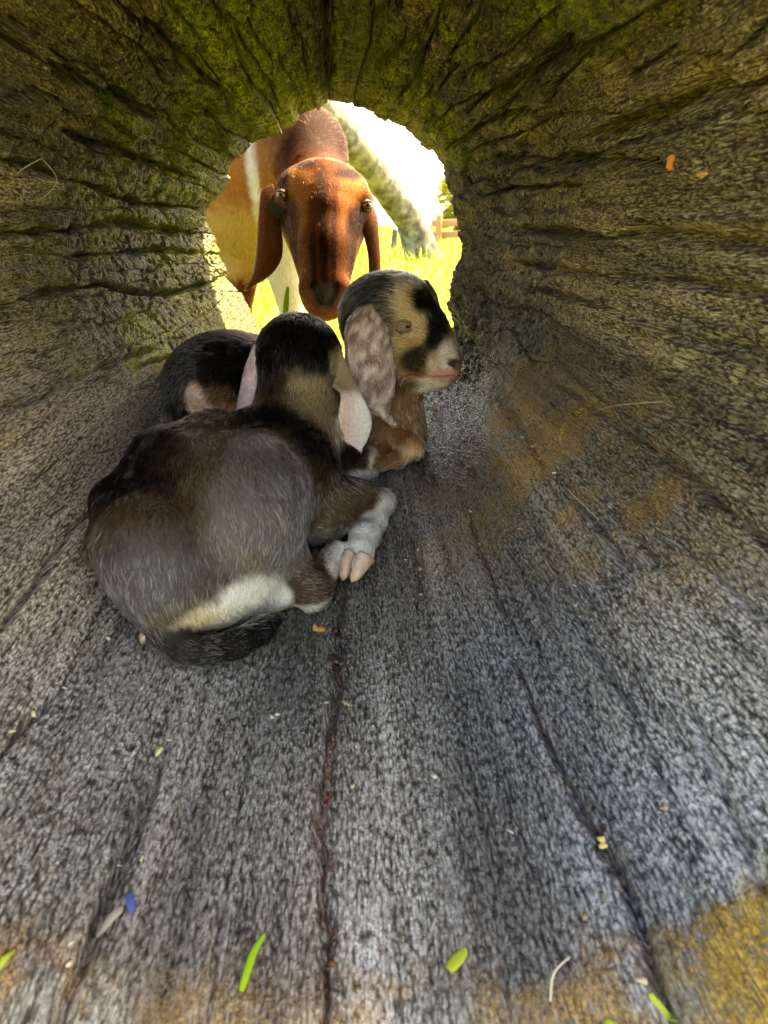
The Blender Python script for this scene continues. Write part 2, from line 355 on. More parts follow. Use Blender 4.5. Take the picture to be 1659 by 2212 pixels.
def log_material():
    t = NT('weathered_wood')
    g = t.attr('grain', 'Vector'); ob = t.n('ShaderNodeTexCoord').outputs['Object']
    floor = t.attr('fib'); gw = t.attr('greyw'); moss = t.attr('moss'); wet = t.attr('wet')
    st1 = t.noise(t.mapping(g, (560, 120, 1)), 1, 2, .68, .5, '2D')          # short fibres of the floor
    cell = t.voro(t.mapping(g, (430, 140, 1)), 1, 'F1', 1.0, '2D')
    lng = t.noise(t.mapping(g, (110, 5, 1)), 1, 3, .6, .3, '2D')              # long streaks
    fine = t.noise(ob, 400, 2, .7)
    med = t.noise(ob, 75, 2, .65)
    cross = t.noise(t.mapping(g, (120, 300, 1)), 1, 2, .7, .1, '2D')         # checks across the grain of the walls
    blk = t.voro(t.mapping(g, (60, 150, 1)), 1, 'DISTANCE_TO_EDGE', 1.0, '2D').outputs['Distance']
    hts = t.math('ADD', t.math('MULTIPLY', st1, .8), t.math('MULTIPLY_ADD', cell.outputs['Distance'], -.40, .36))
    hts = t.math('ADD', hts, t.math('MULTIPLY_ADD', lng, .48, -.24))
    wallh = t.math('ADD', t.math('MULTIPLY', cross, .55), t.math('MULTIPLY', med, .45))
    wallh = t.math('SUBTRACT', wallh, t.math('MULTIPLY', t.fac(blk, .10, .0), .20))
    f = t.mix(floor, wallh, hts)
    f = t.math('ADD', f, t.math('MULTIPLY_ADD', fine, .5, -.25))
    grey = t.ramp(f, [(.33, (.014, .011, .008)), (.45, (.080, .066, .049)), (.58, (.190, .164, .132)), (.75, (.38, .355, .32))])
    coolc = t.ramp(f, [(.33, (.012, .013, .016)), (.45, (.050, .056, .066)), (.58, (.135, .150, .175)), (.74, (.36, .38, .41))])
    c = t.mix(t.attr('cool'), grey, coolc)
    brown = t.ramp(f, [(.32, (.005, .0035, .0012)), (.44, (.052, .033, .014)), (.57, (.158, .104, .048)), (.72, (.43, .33, .18))])
    c = t.mix(t.math('SUBTRACT', 1, gw), c, brown)
    c = t.mix(t.math('MULTIPLY', t.attr('red'), .65), c, t.ramp(f, [(.3, (.030, .014, .009)), (.5, (.17, .095, .065)), (.7, (.40, .27, .20))]))
    wm = t.math('MULTIPLY', t.attr('white'), t.fac(t.math('ADD', t.math('MULTIPLY', cell.outputs['Distance'], -.5), med), .18, .42))
    wm = t.math('MULTIPLY', wm, t.fac(fine, .40, .58))
    c = t.mix(t.math('MULTIPLY', wm, .7), c, (.62, .65, .62))
    mf = t.math('ADD', t.math('MULTIPLY', fine, .6), t.math('MULTIPLY', med, .4))
    rm = t.math('MULTIPLY', t.attr('rust'), t.fac(mf, .37, .53))
    c = t.mix(t.math('MULTIPLY', rm, .9), c, t.ramp(fine, [(.3, (.15, .062, .010)), (.5, (.40, .20, .040)), (.7, (.60, .38, .14))]))
    om = t.math('MULTIPLY', t.attr('ochre'), t.fac(mf, .44, .54))
    c = t.mix(t.math('MULTIPLY', om, .9), c, t.ramp(fine, [(.3, (.20, .10, .015)), (.6, (.55, .36, .09))]))
    c = t.mix(t.math('MULTIPLY', t.attr('gold'), t.fac(mf, .36, .46)), c, t.ramp(mf, [(.36, (.05, .025, .003)), (.48, (.20, .11, .012)), (.60, (.42, .27, .04))]))
    mm = t.fac(t.math('ADD', mf, t.math('SUBTRACT', moss, .62)), .28, .62)
    mossc = t.ramp(mf, [(.37, (.008, .009, .001)), (.46, (.072, .078, .003)), (.57, (.24, .235, .009)), (.69, (.52, .47, .05))])
    c = t.mix(t.math('MULTIPLY', mm, t.math('MINIMUM', t.math('MULTIPLY', moss, 1.6), 1)), c, mossc)
    crum = t.ramp(cell.outputs['Color'], [(.1, (.025, .013, .009)), (.45, (.10, .045, .025)), (.75, (.20, .10, .055)), (.95, (.36, .28, .19))])
    c = t.mix(t.math('MULTIPLY', t.attr('crumbs'), t.math('MULTIPLY', t.fac(med, .46, .60), .7)), c, crum)
    hh = t.math('ADD', t.math('MULTIPLY', t.mix(floor, t.math('MULTIPLY', wallh, 1.3), hts), .0062), t.math('MULTIPLY', fine, .0024))
    n = t.bump(hh, 1.0)
    tn = t.math('MULTIPLY_ADD', t.math('POWER', t.attr('tone'), 1.6), 1.7, .26)
    tv = t.n('ShaderNodeVectorMath', operation='SCALE'); t.set(tv.inputs[0], c); t.set(tv.inputs['Scale'], tn); c = tv.outputs[0]
    rg = t.math('SUBTRACT', t.math('SUBTRACT', .54, t.math('MULTIPLY', wet, .40)), t.math('MULTIPLY', t.attr('cool'), .16))
    c = t.mix(t.math('MULTIPLY', wet, .75), c, t.mix(.75, c, (.008, .009, .008)))
    return t.pbr(c, rg, n, .62)
LOG = build_log()
# ------------------------------------------------------------------ the ground outside
def ground_z(x, y):
    return -.13 + .075 * np.clip(y - 1.6, 0, 11) + 0 * x
def build_ground():
    ys = np.concatenate([[-150, -40, -12, -6, -3], np.arange(-1.5, 14, .25), [16, 20, 30, 50, 90, 160, 300]])
    xs = np.concatenate([[-200, -80, -30, -14], np.arange(-8, 8.01, .25), [14, 30, 80, 200]])
    X, Y = np.meshgrid(xs, ys); Z = ground_z(X, Y) + .012 * fbm(X * 2, Y * 2, 0, 5, 2)
    n, m = X.shape; i = (np.arange(n - 1) * m)[:, None] + np.arange(m - 1)
    f = np.stack([i, i + 1, i + m + 1, i + m], -1).reshape(-1, 4)
    t = NT('turf'); co = t.n('ShaderNodeTexCoord').outputs['Object']
    a = t.noise(co, 3, 5); b = t.noise(co, 40, 4)
    c = t.mix(t.fac(a, .4, .6), (.07, .12, .012), (.15, .17, .03)); c = t.mix(t.fac(b, .45, .65), c, (.20, .20, .07))
    o = mesh_obj('ground', np.stack([X, Y, Z], -1).reshape(-1, 3), f, t.pbr(c, .9, t.bump(b, .02), .2))
    prop(o, kind='structure')
def build_grass():
    n = 52000
    y = 1.45 + 12 * RNG.random(n) ** 1.9; x = (RNG.random(n) - .5) * (2.2 + 1.15 * y) - .06 * y
    keep = ~((y < 1.47) & (np.abs(x + .09) < .5)); x, y = x[keep], y[keep]
    # turf round the near end too
    x2 = (RNG.random(9000) - .5) * 3.5; y2 = -1.2 + 2.6 * RNG.random(9000); k2 = (np.abs(x2) > .60) | (y2 < -.25)
    x = np.concatenate([x, x2[k2]]); y = np.concatenate([y, y2[k2]]); n = len(x)
    z = ground_z(x, y) - .01
    h = (.05 + .11 * RNG.random(n) ** 1.6) * (1 + .5 * fbm(x * 2, y * 2, 0, 8, 2)); w = .0022 + .003 * RNG.random(n); w = w * (1 + .25 * np.clip(y - 2, 0, 8))
    an = RNG.random(n) * 6.283; b = RNG.random(n) * .7 * h; bd = RNG.random(n) * 6.283
    dx, dy = np.cos(an) * w, np.sin(an) * w; bx, by = np.cos(bd) * b, np.sin(bd) * b
    P = lambda ox, oy, oz: np.stack([x + ox, y + oy, z + oz], -1)
    v = np.stack([P(-dx, -dy, 0), P(dx, dy, 0), P(-dx * .7 + bx * .35, -dy * .7 + by * .35, h * .6), P(dx * .7 + bx * .35, dy * .7 + by * .35, h * .6), P(bx, by, h)], 1).reshape(-1, 3)
    i = np.arange(n)[:, None] * 5
    f = np.concatenate([i + [0, 1, 3], i + [0, 3, 2], i + [2, 3, 4]])
    t = NT('grass_blade'); co = t.n('ShaderNodeTexCoord').outputs['Object']; a = t.noise(co, 23, 2)
    c = t.ramp(a, [(.3, (.11, .18, .014)), (.50, (.28, .35, .05)), (.70, (.55, .52, .22))])
    d = t.n('ShaderNodeBsdfDiffuse'); t.set(d.inputs[0], c); tr = t.n('ShaderNodeBsdfTranslucent'); t.set(tr.inputs[0], c)
    mx = t.n('ShaderNodeMixShader'); mx.inputs[0].default_value = .45
    t.t.links.new(d.outputs[0], mx.inputs[1]); t.t.links.new(tr.outputs[0], mx.inputs[2]); t.t.links.new(mx.outputs[0], t.out.inputs[0])
    o = mesh_obj('grass', v, f, t.m, smooth=False)
    prop(o, 'sunlit green meadow grass beyond the far opening of the log', 'grass', kind='stuff')
build_ground(); build_grass()
# ------------------------------------------------------------------ bodies as smooth implicit surfaces
class Body:
    def __init__(s, k=.02):
        s.p = []; s.subs = []; s.k = k
    def cone(s, a, b, ra, rb, k=None, flow=None):
        a = np.array(a, float); b = np.array(b, float)
        s.p.append(('c', a, b, ra, rb, k or s.k, np.array(flow, float) if flow is not None else (b - a))); return s
    def chain(s, pts, k=None, flow=None):
        for (a, ra), (b, rb) in zip(pts[:-1], pts[1:]): s.cone(a, b, ra, rb, k, flow)
        return s
    def ell(s, c, r, ax=None, up=(0, 0, 1), k=None, flow=None):
        """ellipsoid: r = (along ax, sideways, up)"""
        ax = np.array(ax if ax is not None else (0, 1, 0), float); ax /= np.linalg.norm(ax)
        u = np.array(up, float); u -= ax * (u @ ax); u /= np.linalg.norm(u); sd_ = np.cross(u, ax)
        s.p.append(('e', np.array(c, float), np.array(r, float), np.stack([ax, sd_, u]), 0, k or s.k, np.array(flow, float) if flow is not None else ax)); return s
    def cut(s, a, b, ra, rb, k=.004):
        s.subs.append((np.array(a, float), np.array(b, float), ra, rb, k)); return s
    @staticmethod
    def d_cone(P, a, b, ra, rb):
        ab = b - a; L2 = max(ab @ ab, 1e-12)
        h = np.clip(((P - a) @ ab) / L2, 0, 1)
        return np.linalg.norm(P - a - h[..., None] * ab, axis=-1) - (ra + (rb - ra) * h)
    @staticmethod
    def d_ell(P, c, r, M):
        q = (P - c) @ M.T
        k0 = np.linalg.norm(q / r, axis=-1); k1 = np.linalg.norm(q / (r * r), axis=-1)
        return np.where(k1 > 1e-9, k0 * (k0 - 1) / np.maximum(k1, 1e-9), -r.min())
    def dist_i(s, P, i):
        q = s.p[i]
        return s.d_cone(P, q[1], q[2], q[3], q[4]) if q[0] == 'c' else s.d_ell(P, q[1], q[2], q[3])
    def bbox(s, q):
        if q[0] == 'c':
            lo = np.minimum(q[1] - q[3], q[2] - q[4]); hi = np.maximum(q[1] + q[3], q[2] + q[4])
        else:
            m = np.sqrt(((q[3] * q[2][:, None]) ** 2).sum(0)); lo, hi = q[1] - m, q[1] + m
        return lo, hi
    def mesh(s, xs, ys, zs):
        shp = (len(xs), len(ys), len(zs)); F = np.full(shp, .08, np.float32)
        ax = (xs, ys, zs)
        for i, q in enumerate(s.p):
            lo, hi = s.bbox(q); mg = q[5] * 1.6 + .012; sl = []
            for d in range(3):
                a = np.searchsorted(ax[d], lo[d] - mg); b = np.searchsorted(ax[d], hi[d] + mg); sl.append(slice(a, b))
            if any(x.start >= x.stop for x in sl): continue
            G = np.stack(np.meshgrid(xs[sl[0]], ys[sl[1]], zs[sl[2]], indexing='ij'), -1)
            d = s.dist_i(G, i).astype(np.float32); f = F[sl[0], sl[1], sl[2]]; k = q[5]
            hh = np.maximum(k - np.abs(f - d), 0) / k
            F[sl[0], sl[1], sl[2]] = np.minimum(f, d) - hh * hh * k * .25
        for a, b, ra, rb, k in s.subs:
            sl = []
            for d in range(3):
                lo = min(a[d] - ra, b[d] - rb) - .02; hi = max(a[d] + ra, b[d] + rb) + .02
                sl.append(slice(np.searchsorted(ax[d], lo), np.searchsorted(ax[d], hi)))
            G = np.stack(np.meshgrid(xs[sl[0]], ys[sl[1]], zs[sl[2]], indexing='ij'), -1)
            d = -s.d_cone(G, a, b, ra, rb).astype(np.float32); f = F[sl[0], sl[1], sl[2]]
            hh = np.maximum(k - np.abs(f - d), 0) / k
            F[sl[0], sl[1], sl[2]] = np.maximum(f, d) + hh * hh * k * .25
        return surface_nets(F, xs, ys, zs)
    def flow(s, P):
        W = np.zeros((len(P), 3))
        for i, q in enumerate(s.p):
            w = np.exp(-np.clip(s.dist_i(P, i), -.01, None) / .010)
            fl = q[6] / max(np.linalg.norm(q[6]), 1e-9); W += w[:, None] * fl
        return W / np.maximum(np.linalg.norm(W, axis=1, keepdims=True), 1e-9)

def surface_nets(F, xs, ys, zs):
    nx, ny, nz = F.shape; S = F < 0
    cells = np.zeros((nx - 1, ny - 1, nz - 1), np.int8)
    for a in (0, 1):
        for b in (0, 1):
            for c in (0, 1): cells += S[a:nx - 1 + a, b:ny - 1 + b, c:nz - 1 + c]
    act = (cells > 0) & (cells < 8); I, J, K = np.nonzero(act)
    idx = np.full(act.shape, -1, np.int64); idx[I, J, K] = np.arange(len(I))
    acc = np.zeros((len(I), 3)); cnt = np.zeros(len(I))
    corners = [(a, b, c) for a in (0, 1) for b in (0, 1) for c in (0, 1)]
    co = {c: np.stack([xs[I + c[0]], ys[J + c[1]], zs[K + c[2]]], -1) for c in corners}
    va = {c: F[I + c[0], J + c[1], K + c[2]] for c in corners}
    for c in corners:
        for d in range(3):
            if c[d]: continue
            e = list(c); e[d] = 1; e = tuple(e)
            m = (va[c] < 0) != (va[e] < 0); tt = np.where(m, va[c] / np.where(m, va[c] - va[e], 1), 0)
            acc += np.where(m[:, None], co[c] + tt[:, None] * (co[e] - co[c]), 0); cnt += m
    V = acc / cnt[:, None]; faces = []
    for d in range(3):
        sl0 = [slice(None)] * 3; sl1 = [slice(None)] * 3; sl0[d] = slice(0, -1); sl1[d] = slice(1, None)
        ch = S[tuple(sl0)] != S[tuple(sl1)]; e1, e2 = [q for q in range(3) if q != d]
        g = np.stack(np.nonzero(ch), -1)
        ok = (g[:, e1] > 0) & (g[:, e2] > 0) & (g[:, e1] < F.shape[e1] - 1) & (g[:, e2] < F.shape[e2] - 1); g = g[ok]
        q = []
        for a, b in ((0, 0), (1, 0), (1, 1), (0, 1)):
            h = g.copy(); h[:, e1] -= a; h[:, e2] -= b; q.append(idx[h[:, 0], h[:, 1], h[:, 2]])
        q = np.stack(q, -1); flip = S[g[:, 0], g[:, 1], g[:, 2]]
        if d == 1: flip = ~flip
        q[flip] = q[flip][:, ::-1]; faces.append(q)
    f = np.concatenate(faces); f = f[(f >= 0).all(1)]
    # one light smoothing pass
    for _ in range(2):
        s_ = np.zeros_like(V); n_ = np.zeros(len(V))
        for a in range(4):
            b = (a + 1) % 4; np.add.at(s_, f[:, a], V[f[:, b]]); np.add.at(s_, f[:, b], V[f[:, a]]); np.add.at(n_, f[:, a], 1); np.add.at(n_, f[:, b], 1)
        V = V + .45 * (s_ / np.maximum(n_, 1)[:, None] - V)
    return V, f[:, ::-1]

def vert_normals(V, f):
    n = np.cross(V[f[:, 2]] - V[f[:, 0]], V[f[:, 3]] - V[f[:, 1]]); N = np.zeros_like(V)
    for a in range(4): np.add.at(N, f[:, a], n)
    return N / np.maximum(np.linalg.norm(N, axis=1, keepdims=True), 1e-12)

def catmull(P, n):
    P = np.asarray(P, float); m = len(P); u = np.linspace(0, m - 1, n); i = np.clip(np.floor(u).astype(int), 0, m - 2); t = (u - i)[:, None]
    g = lambda k: P[np.clip(k, 0, m - 1)]
    a, b, c, d = g(i - 1), g(i), g(i + 1), g(i + 2)
    return .5 * (2 * b + (c - a) * t + (2 * a - 5 * b + 4 * c - d) * t ** 2 + (3 * b - a - 3 * c + d) * t ** 3)

def ear_sheet(rows, thick=.005, cup=.25, toward=(0, -1, 0), n=30, m=11):
    """rows: (left edge, right edge) from root to tip. Returns verts, quads, flow, inner mask (the cupped face looks along -toward)"""
    L = catmull([r[0] for r in rows], n); R = catmull([r[1] for r in rows], n)
    tw = np.array(toward, float); tw /= np.linalg.norm(tw)
    w = np.linspace(0, 1, m); C = L[:, None] * (1 - w)[None, :, None] + R[:, None] * w[None, :, None]
    wid = np.linalg.norm(R - L, axis=1)
    C = C + tw * (cup * wid[:, None] * (4 * w * (1 - w))[None])[..., None]
    du = np.gradient(C, axis=0); dw = np.gradient(C, axis=1); N = np.cross(du, dw); N /= np.maximum(np.linalg.norm(N, axis=2, keepdims=True), 1e-9)
    if (N.reshape(-1, 3) @ tw).mean() < 0: N = -N
    edge = np.sqrt(np.clip(4 * w * (1 - w), 0, 1))[None, :, None] * .9 + .1
    tipf = np.minimum(1, (n - 1 - np.arange(n)) / 3 + .15)[:, None, None]
    A = C + N * thick * .5 * edge * tipf; B = C - N * thick * .5 * edge * tipf
    V = np.concatenate([A.reshape(-1, 3), B.reshape(-1, 3)]); g = np.arange(n * m).reshape(n, m); o = n * m
    q1 = np.stack([g[:-1, :-1], g[:-1, 1:], g[1:, 1:], g[1:, :-1]], -1).reshape(-1, 4)
    fn = np.cross(V[q1[:, 2]] - V[q1[:, 0]], V[q1[:, 3]] - V[q1[:, 1]])
    if (fn @ tw).mean() < 0: q1 = q1[:, ::-1]
    q2 = q1[:, ::-1] + o
    rim = np.concatenate([g[:, 0], g[-1, 1:], g[::-1, -1][1:], g[0, ::-1][1:]])
    nx = np.roll(rim, -1)
    q3 = np.stack([rim, nx, nx + o, rim + o], -1)
    cen = V[q3].mean(1); fn = np.cross(V[q3[:, 2]] - V[q3[:, 0]], V[q3[:, 3]] - V[q3[:, 1]])
    mid = C.mean((0, 1)); 
    if ((cen - mid) * fn).sum(1).mean() < 0: q3 = q3[:, ::-1]
    fl = np.concatenate([du.reshape(-1, 3)] * 2); fl /= np.maximum(np.linalg.norm(fl, axis=1, keepdims=True), 1e-9)
    inner = np.concatenate([np.zeros(n * m), np.ones(n * m)])
    return V, np.concatenate([q1, q2, q3]), fl, inner

def coat_paint(P, base, spots, seed=0, amp=.35, sm=.62):
    """spots: (centre, radius or (rx,ry,rz), colour, softness). later ones lie over earlier ones"""
    c = np.tile(np.array(base, float), (len(P), 1))
    nz = fbm(P[:, 0] * 55, P[:, 1] * 55, P[:, 2] * 55, seed, 3)
    for cen, rad, colr, soft in spots:
        q = (P - np.array(cen)) / np.array(rad if isinstance(rad, (tuple, list)) else (rad,) * 3)
        d = np.linalg.norm(q, axis=1) + amp * .8 * nz; soft = soft * sm
        w = 1 - sstep(1 - soft, 1 + soft, d); c = c * (1 - w[:, None]) + np.array(colr) * w[:, None]
    return c

def fur_material(ior=1.5):
    if ('fur', ior) in _mats: return _mats[('fur', ior)]
    t = NT('fur'); hi = t.n('ShaderNodeHairInfo')
    c = t.mix(t.fac(hi.outputs['Intercept'], .15, .95), t.attr('col', 'Color'), t.attr('tip', 'Color'))
    h = t.n('ShaderNodeBsdfHairPrincipled'); h.model = 'CHIANG'; h.parametrization = 'COLOR'
    t.set(h.inputs['Color'], c); h.inputs['Roughness'].default_value = .19; h.inputs['Radial Roughness'].default_value = .36
    h.inputs['Random Roughness'].default_value = .25; h.inputs['IOR'].default_value = ior
    t.t.links.new(h.outputs[0], t.out.inputs[0]); _mats[('fur', ior)] = t.m; return t.m
def skin_material():
    if 'skin' in _mats: return _mats['skin']
    t = NT('coat_skin'); co = t.n('ShaderNodeTexCoord').outputs['Object']; n = t.noise(co, 300, 3)
    c = t.mix(t.math('MULTIPLY_ADD', n, .6, .0), t.attr('coat', 'Color'), t.mix(.6, t.attr('coat', 'Color'), (0, 0, 0)))
    _mats['skin'] = t.pbr(c, t.math('MULTIPLY_ADD', t.attr('bare'), -.25, .75), t.bump(n, .0008), t.math('MULTIPLY_ADD', t.attr('bare'), .35, .04)); return _mats['skin']

def make_goat(name, label, group, loc, body, axes, ears, paint, fur_n, fur_len, bare=None, seed=1, cat='goat', lift=.35, tipmul=1.5, rad=.00021, cull=None, ior=1.5):
    """ears: list of (rows, kwargs, outer colour, inner colour)"""
    root = empty(name, loc); prop(root, label, cat, group)
    V, f = body.mesh(*axes); fl = body.flow(V)
    colr = paint(V); br = bare(V) if bare else np.zeros(len(V)); lenm = np.ones(len(V))
    for rows, kw, oc, ic, lm in ears:
        ve, fe, fle, inn = ear_sheet(rows, **kw)
        nz = fbm(ve[:, 0] * 160, ve[:, 1] * 160, ve[:, 2] * 160, 9, 2)[:, None]
        oc_ = oc(ve) if callable(oc) else np.array(oc)[None] * (1 + .45 * nz)
        ce = np.where(inn[:, None] > .5, np.array(ic)[None] * (1 + .12 * nz), oc_)
        f = np.concatenate([f, fe + len(V)]); V = np.concatenate([V, ve]); fl = np.concatenate([fl, fle]); colr = np.concatenate([colr, ce])
        br = np.concatenate([br, inn * .8]); lenm = np.concatenate([lenm, np.where(inn > .5, .35 * lm, lm)])
    colr = np.clip(colr, .004, .95)
    bo = mesh_obj('body', V, f, skin_material(), root)
    attr(bo, 'coat', 'FLOAT_COLOR', np.concatenate([colr, np.ones((len(V), 1))], 1)); attr(bo, 'bare', 'FLOAT', br)
    # fur
    N = vert_normals(V, f); rng = np.random.default_rng(seed)
    tri = np.concatenate([f[:, [0, 1, 2]], f[:, [0, 2, 3]]])
    ar = np.linalg.norm(np.cross(V[tri[:, 1]] - V[tri[:, 0]], V[tri[:, 2]] - V[tri[:, 0]]), axis=1)
    if cull is not None: ar = ar * cull(V[tri].mean(1))
    pick = rng.choice(len(tri), fur_n, p=ar / ar.sum()); b = rng.random((fur_n, 2)); sw = b.sum(1) > 1; b[sw] = 1 - b[sw]
    w = np.stack([1 - b.sum(1), b[:, 0], b[:, 1]], 1); T = tri[pick]
    I = lambda A: (A[T] * w.reshape(w.shape + (1,) * (A.ndim - 1))).sum(1)
    P, n, d, c, bq, lq = I(V), I(N), I(fl), I(colr), I(br), I(lenm)
    keep = rng.random(fur_n) > bq * 1.05; P, n, d, c, lq = P[keep], n[keep], d[keep], c[keep], lq[keep]; m = len(P)
    n /= np.linalg.norm(n, axis=1, keepdims=True)
    d = d - n * (d * n).sum(1, keepdims=True); d /= np.maximum(np.linalg.norm(d, axis=1, keepdims=True), 1e-6)
    clump = np.stack([fbm(P[:, 0] * 70, P[:, 1] * 70, P[:, 2] * 70, 60 + q, 2) for q in range(3)], 1)
    d = d + .55 * clump + .16 * rng.normal(size=(m, 3)); d = d - n * (d * n).sum(1, keepdims=True); d /= np.maximum(np.linalg.norm(d, axis=1, keepdims=True), 1e-6)
    Ln = (fur_len(P) if callable(fur_len) else fur_len) * lq * (.55 + .75 * rng.random(m))
    guard = rng.random(m) < .09; Ln = np.where(guard, Ln * 1.25, Ln)
    K = 4; s_ = np.linspace(0, 1, K); pts = np.zeros((m, K, 3)); pts[:, 0] = P - n * .0006
    for i in range(1, K):
        lf = lift * (1.25 - .95 * s_[i]); dd = d * (1 - .3 * lf) + n * lf; dd /= np.linalg.norm(dd, axis=1, keepdims=True)
        pts[:, i] = pts[:, i - 1] + dd * (Ln / (K - 1))[:, None]
    hc = bpy.data.hair_curves.new('fur'); hc.add_curves([K] * m)
    off = np.array(root.location)
    hc.attributes['position'].data.foreach_set('vector', (pts.reshape(-1, 3) - off).astype(np.float32).ravel())
    rr = np.tile(np.array([1, .95, .75, .25]) * rad, (m, 1)) * (.7 + .6 * rng.random((m, 1))) * np.where(guard, 2.1, 1)[:, None]
    ra = hc.attributes.get('radius') or hc.attributes.new('radius', 'FLOAT', 'POINT'); ra.data.foreach_set('value', rr.astype(np.float32).ravel())
    cv = c * (.45 + 1.0 * rng.random((m, 1)) ** 1.3 + .25 * clump[:, :1]) 
    cv = np.where(guard[:, None], cv * 1.9 + .012, cv * .85)
    tipc = cv * (tipmul(P)[:, None] if callable(tipmul) else tipmul)
    wh = rng.random(m) < .006; tipc[wh] = tipc[wh] * .5 + .16
    for nm, ac in (('col', cv), ('tip', tipc)):
        a = hc.attributes.new(nm, 'FLOAT_COLOR', 'CURVE'); a.data.foreach_set('color', np.concatenate([np.clip(ac, .004, .95), np.ones((m, 1))], 1).astype(np.float32).ravel())
    hc.materials.append(fur_material(ior))
    fo = bpy.data.objects.new('fur', hc); COL.objects.link(fo); fo.parent = root
    return root

def front(root, u, v, rad=7):
    """depth of the nearest body surface in the direction (u, v)"""
    me = next(c for c in root.children if c.name.startswith('body')).data
    V = np.empty(len(me.vertices) * 3, np.float32); me.vertices.foreach_get('co', V); V = V.reshape(-1, 3) + np.array(root.location)
    q = V - np.array([0, 0, CAM_H]); dep = q[:, 1] * CP - q[:, 2] * SP; upc = q[:, 1] * SP + q[:, 2] * CP
    U = 829.5 + FPX * q[:, 0] / dep; W = 1106 - FPX * upc / dep
    m = (U - u) ** 2 + (W - v) ** 2 < rad * rad
    return float(V[m, 1].min())
def axis(lo, hi, st): return np.arange(lo, hi, st)
def varaxis(segs):
    out = []
    for lo, hi, st in segs: out.append(np.arange(lo, hi, st))
    return np.concatenate(out)

def eye_material(name, iris, pupil_w, pupil_h):
    t = NT(name); g = t.n('ShaderNodeTexCoord').outputs['Object']
    sx = t.n('ShaderNodeSeparateXYZ'); t.set(sx.inputs[0], g)
    y, z = sx.outputs['Y'], sx.outputs['Z']
    r = t.math('SQRT', t.math('ADD', t.math('MULTIPLY', y, y), t.math('MULTIPLY', z, z)))
    py = t.math('DIVIDE', y, pupil_w); pz = t.math('DIVIDE', z, pupil_h)
    pr = t.math('SQRT', t.math('ADD', t.math('MULTIPLY', py, py), t.math('MULTIPLY', pz, pz)))
    n = t.noise(g, 500, 2)
    ir = t.mix(n, tuple(q * .55 for q in iris), iris)
    c = t.mix(t.fac(pr, .9, 1.1), (.004, .004, .004), ir)
    c = t.mix(t.fac(r, .78, .88), c, (.02, .012, .008))
    return t.pbr(c, .08, None, .6)
def make_eye(root, c, r, gaze, mat, lid_col, up=(0, 0, 1), open_=.55, wide=1.0):
    """eyeball with local +X along the gaze, and two lids round an almond opening"""
    X = np.array(gaze, float); X /= np.linalg.norm(X); Z = np.array(up, float); Z -= X * (Z @ X); Z /= np.linalg.norm(Z); Y = np.cross(Z, X)
    nu, nv = 24, 16; vs_ = []
    for i in range(nv + 1):
        a = math.pi * i / nv
        for j in range(nu):
            b = 2 * math.pi * j / nu; vs_.append((math.cos(a), math.sin(a) * math.cos(b), math.sin(a) * math.sin(b)))
    f = [(i * nu + j, i * nu + (j + 1) % nu, (i + 1) * nu + (j + 1) % nu, (i + 1) * nu + j) for i in range(nv) for j in range(nu)]
    me = bpy.data.meshes.new('eye'); me.from_pydata(vs_, [], f); me.update(); me.materials.append(mat)
    me.polygons.foreach_set('use_smooth', np.ones(len(me.polygons), dtype=bool))
    o = bpy.data.objects.new('eye', me); COL.objects.link(o)
    M = Matrix(((X[0], Y[0], Z[0]), (X[1], Y[1], Z[1]), (X[2], Y[2], Z[2]))).to_4x4()
    o.matrix_world = Matrix.Translation(Vector(np.array(c) - np.array(root.location))) @ M @ Matrix.Diagonal((r, r, r, 1))
    o.parent = root
    # lids: caps of a slightly larger ball above and below the opening
    for sgn, sweep in ((1, open_), (-1, open_ * .8)):
        vv = []; n1, n2 = 22, 8
        for j in range(n1 + 1):
            w = -1 + 2 * j / n1; yy = w * 1.02 * wide
            edge = sweep * (1 - abs(w) ** 2.2) - (.0 if sgn > 0 else .0)
            for i in range(n2 + 1):
                q = i / n2; el = edge + q * (1.35 - edge); th = yy * 1.25
                rr = 1.05 + .16 * math.sin(min(q * 2.2, 1) * math.pi) - .10 * q
                vv.append(rr * np.array([math.cos(el) * math.cos(th), math.cos(el) * math.sin(th), sgn * math.sin(el)]))
        ff = [(j * (n2 + 1) + i, j * (n2 + 1) + i + 1, (j + 1) * (n2 + 1) + i + 1, (j + 1) * (n2 + 1) + i) for j in range(n1) for i in range(n2)]
        vw = np.array(vv) * r; vw = np.array(c) + vw[:, :1] * X + vw[:, 1:2] * Y + vw[:, 2:] * Z
        mesh_obj('eyelid', vw, ff, lid_col, root)
    return o
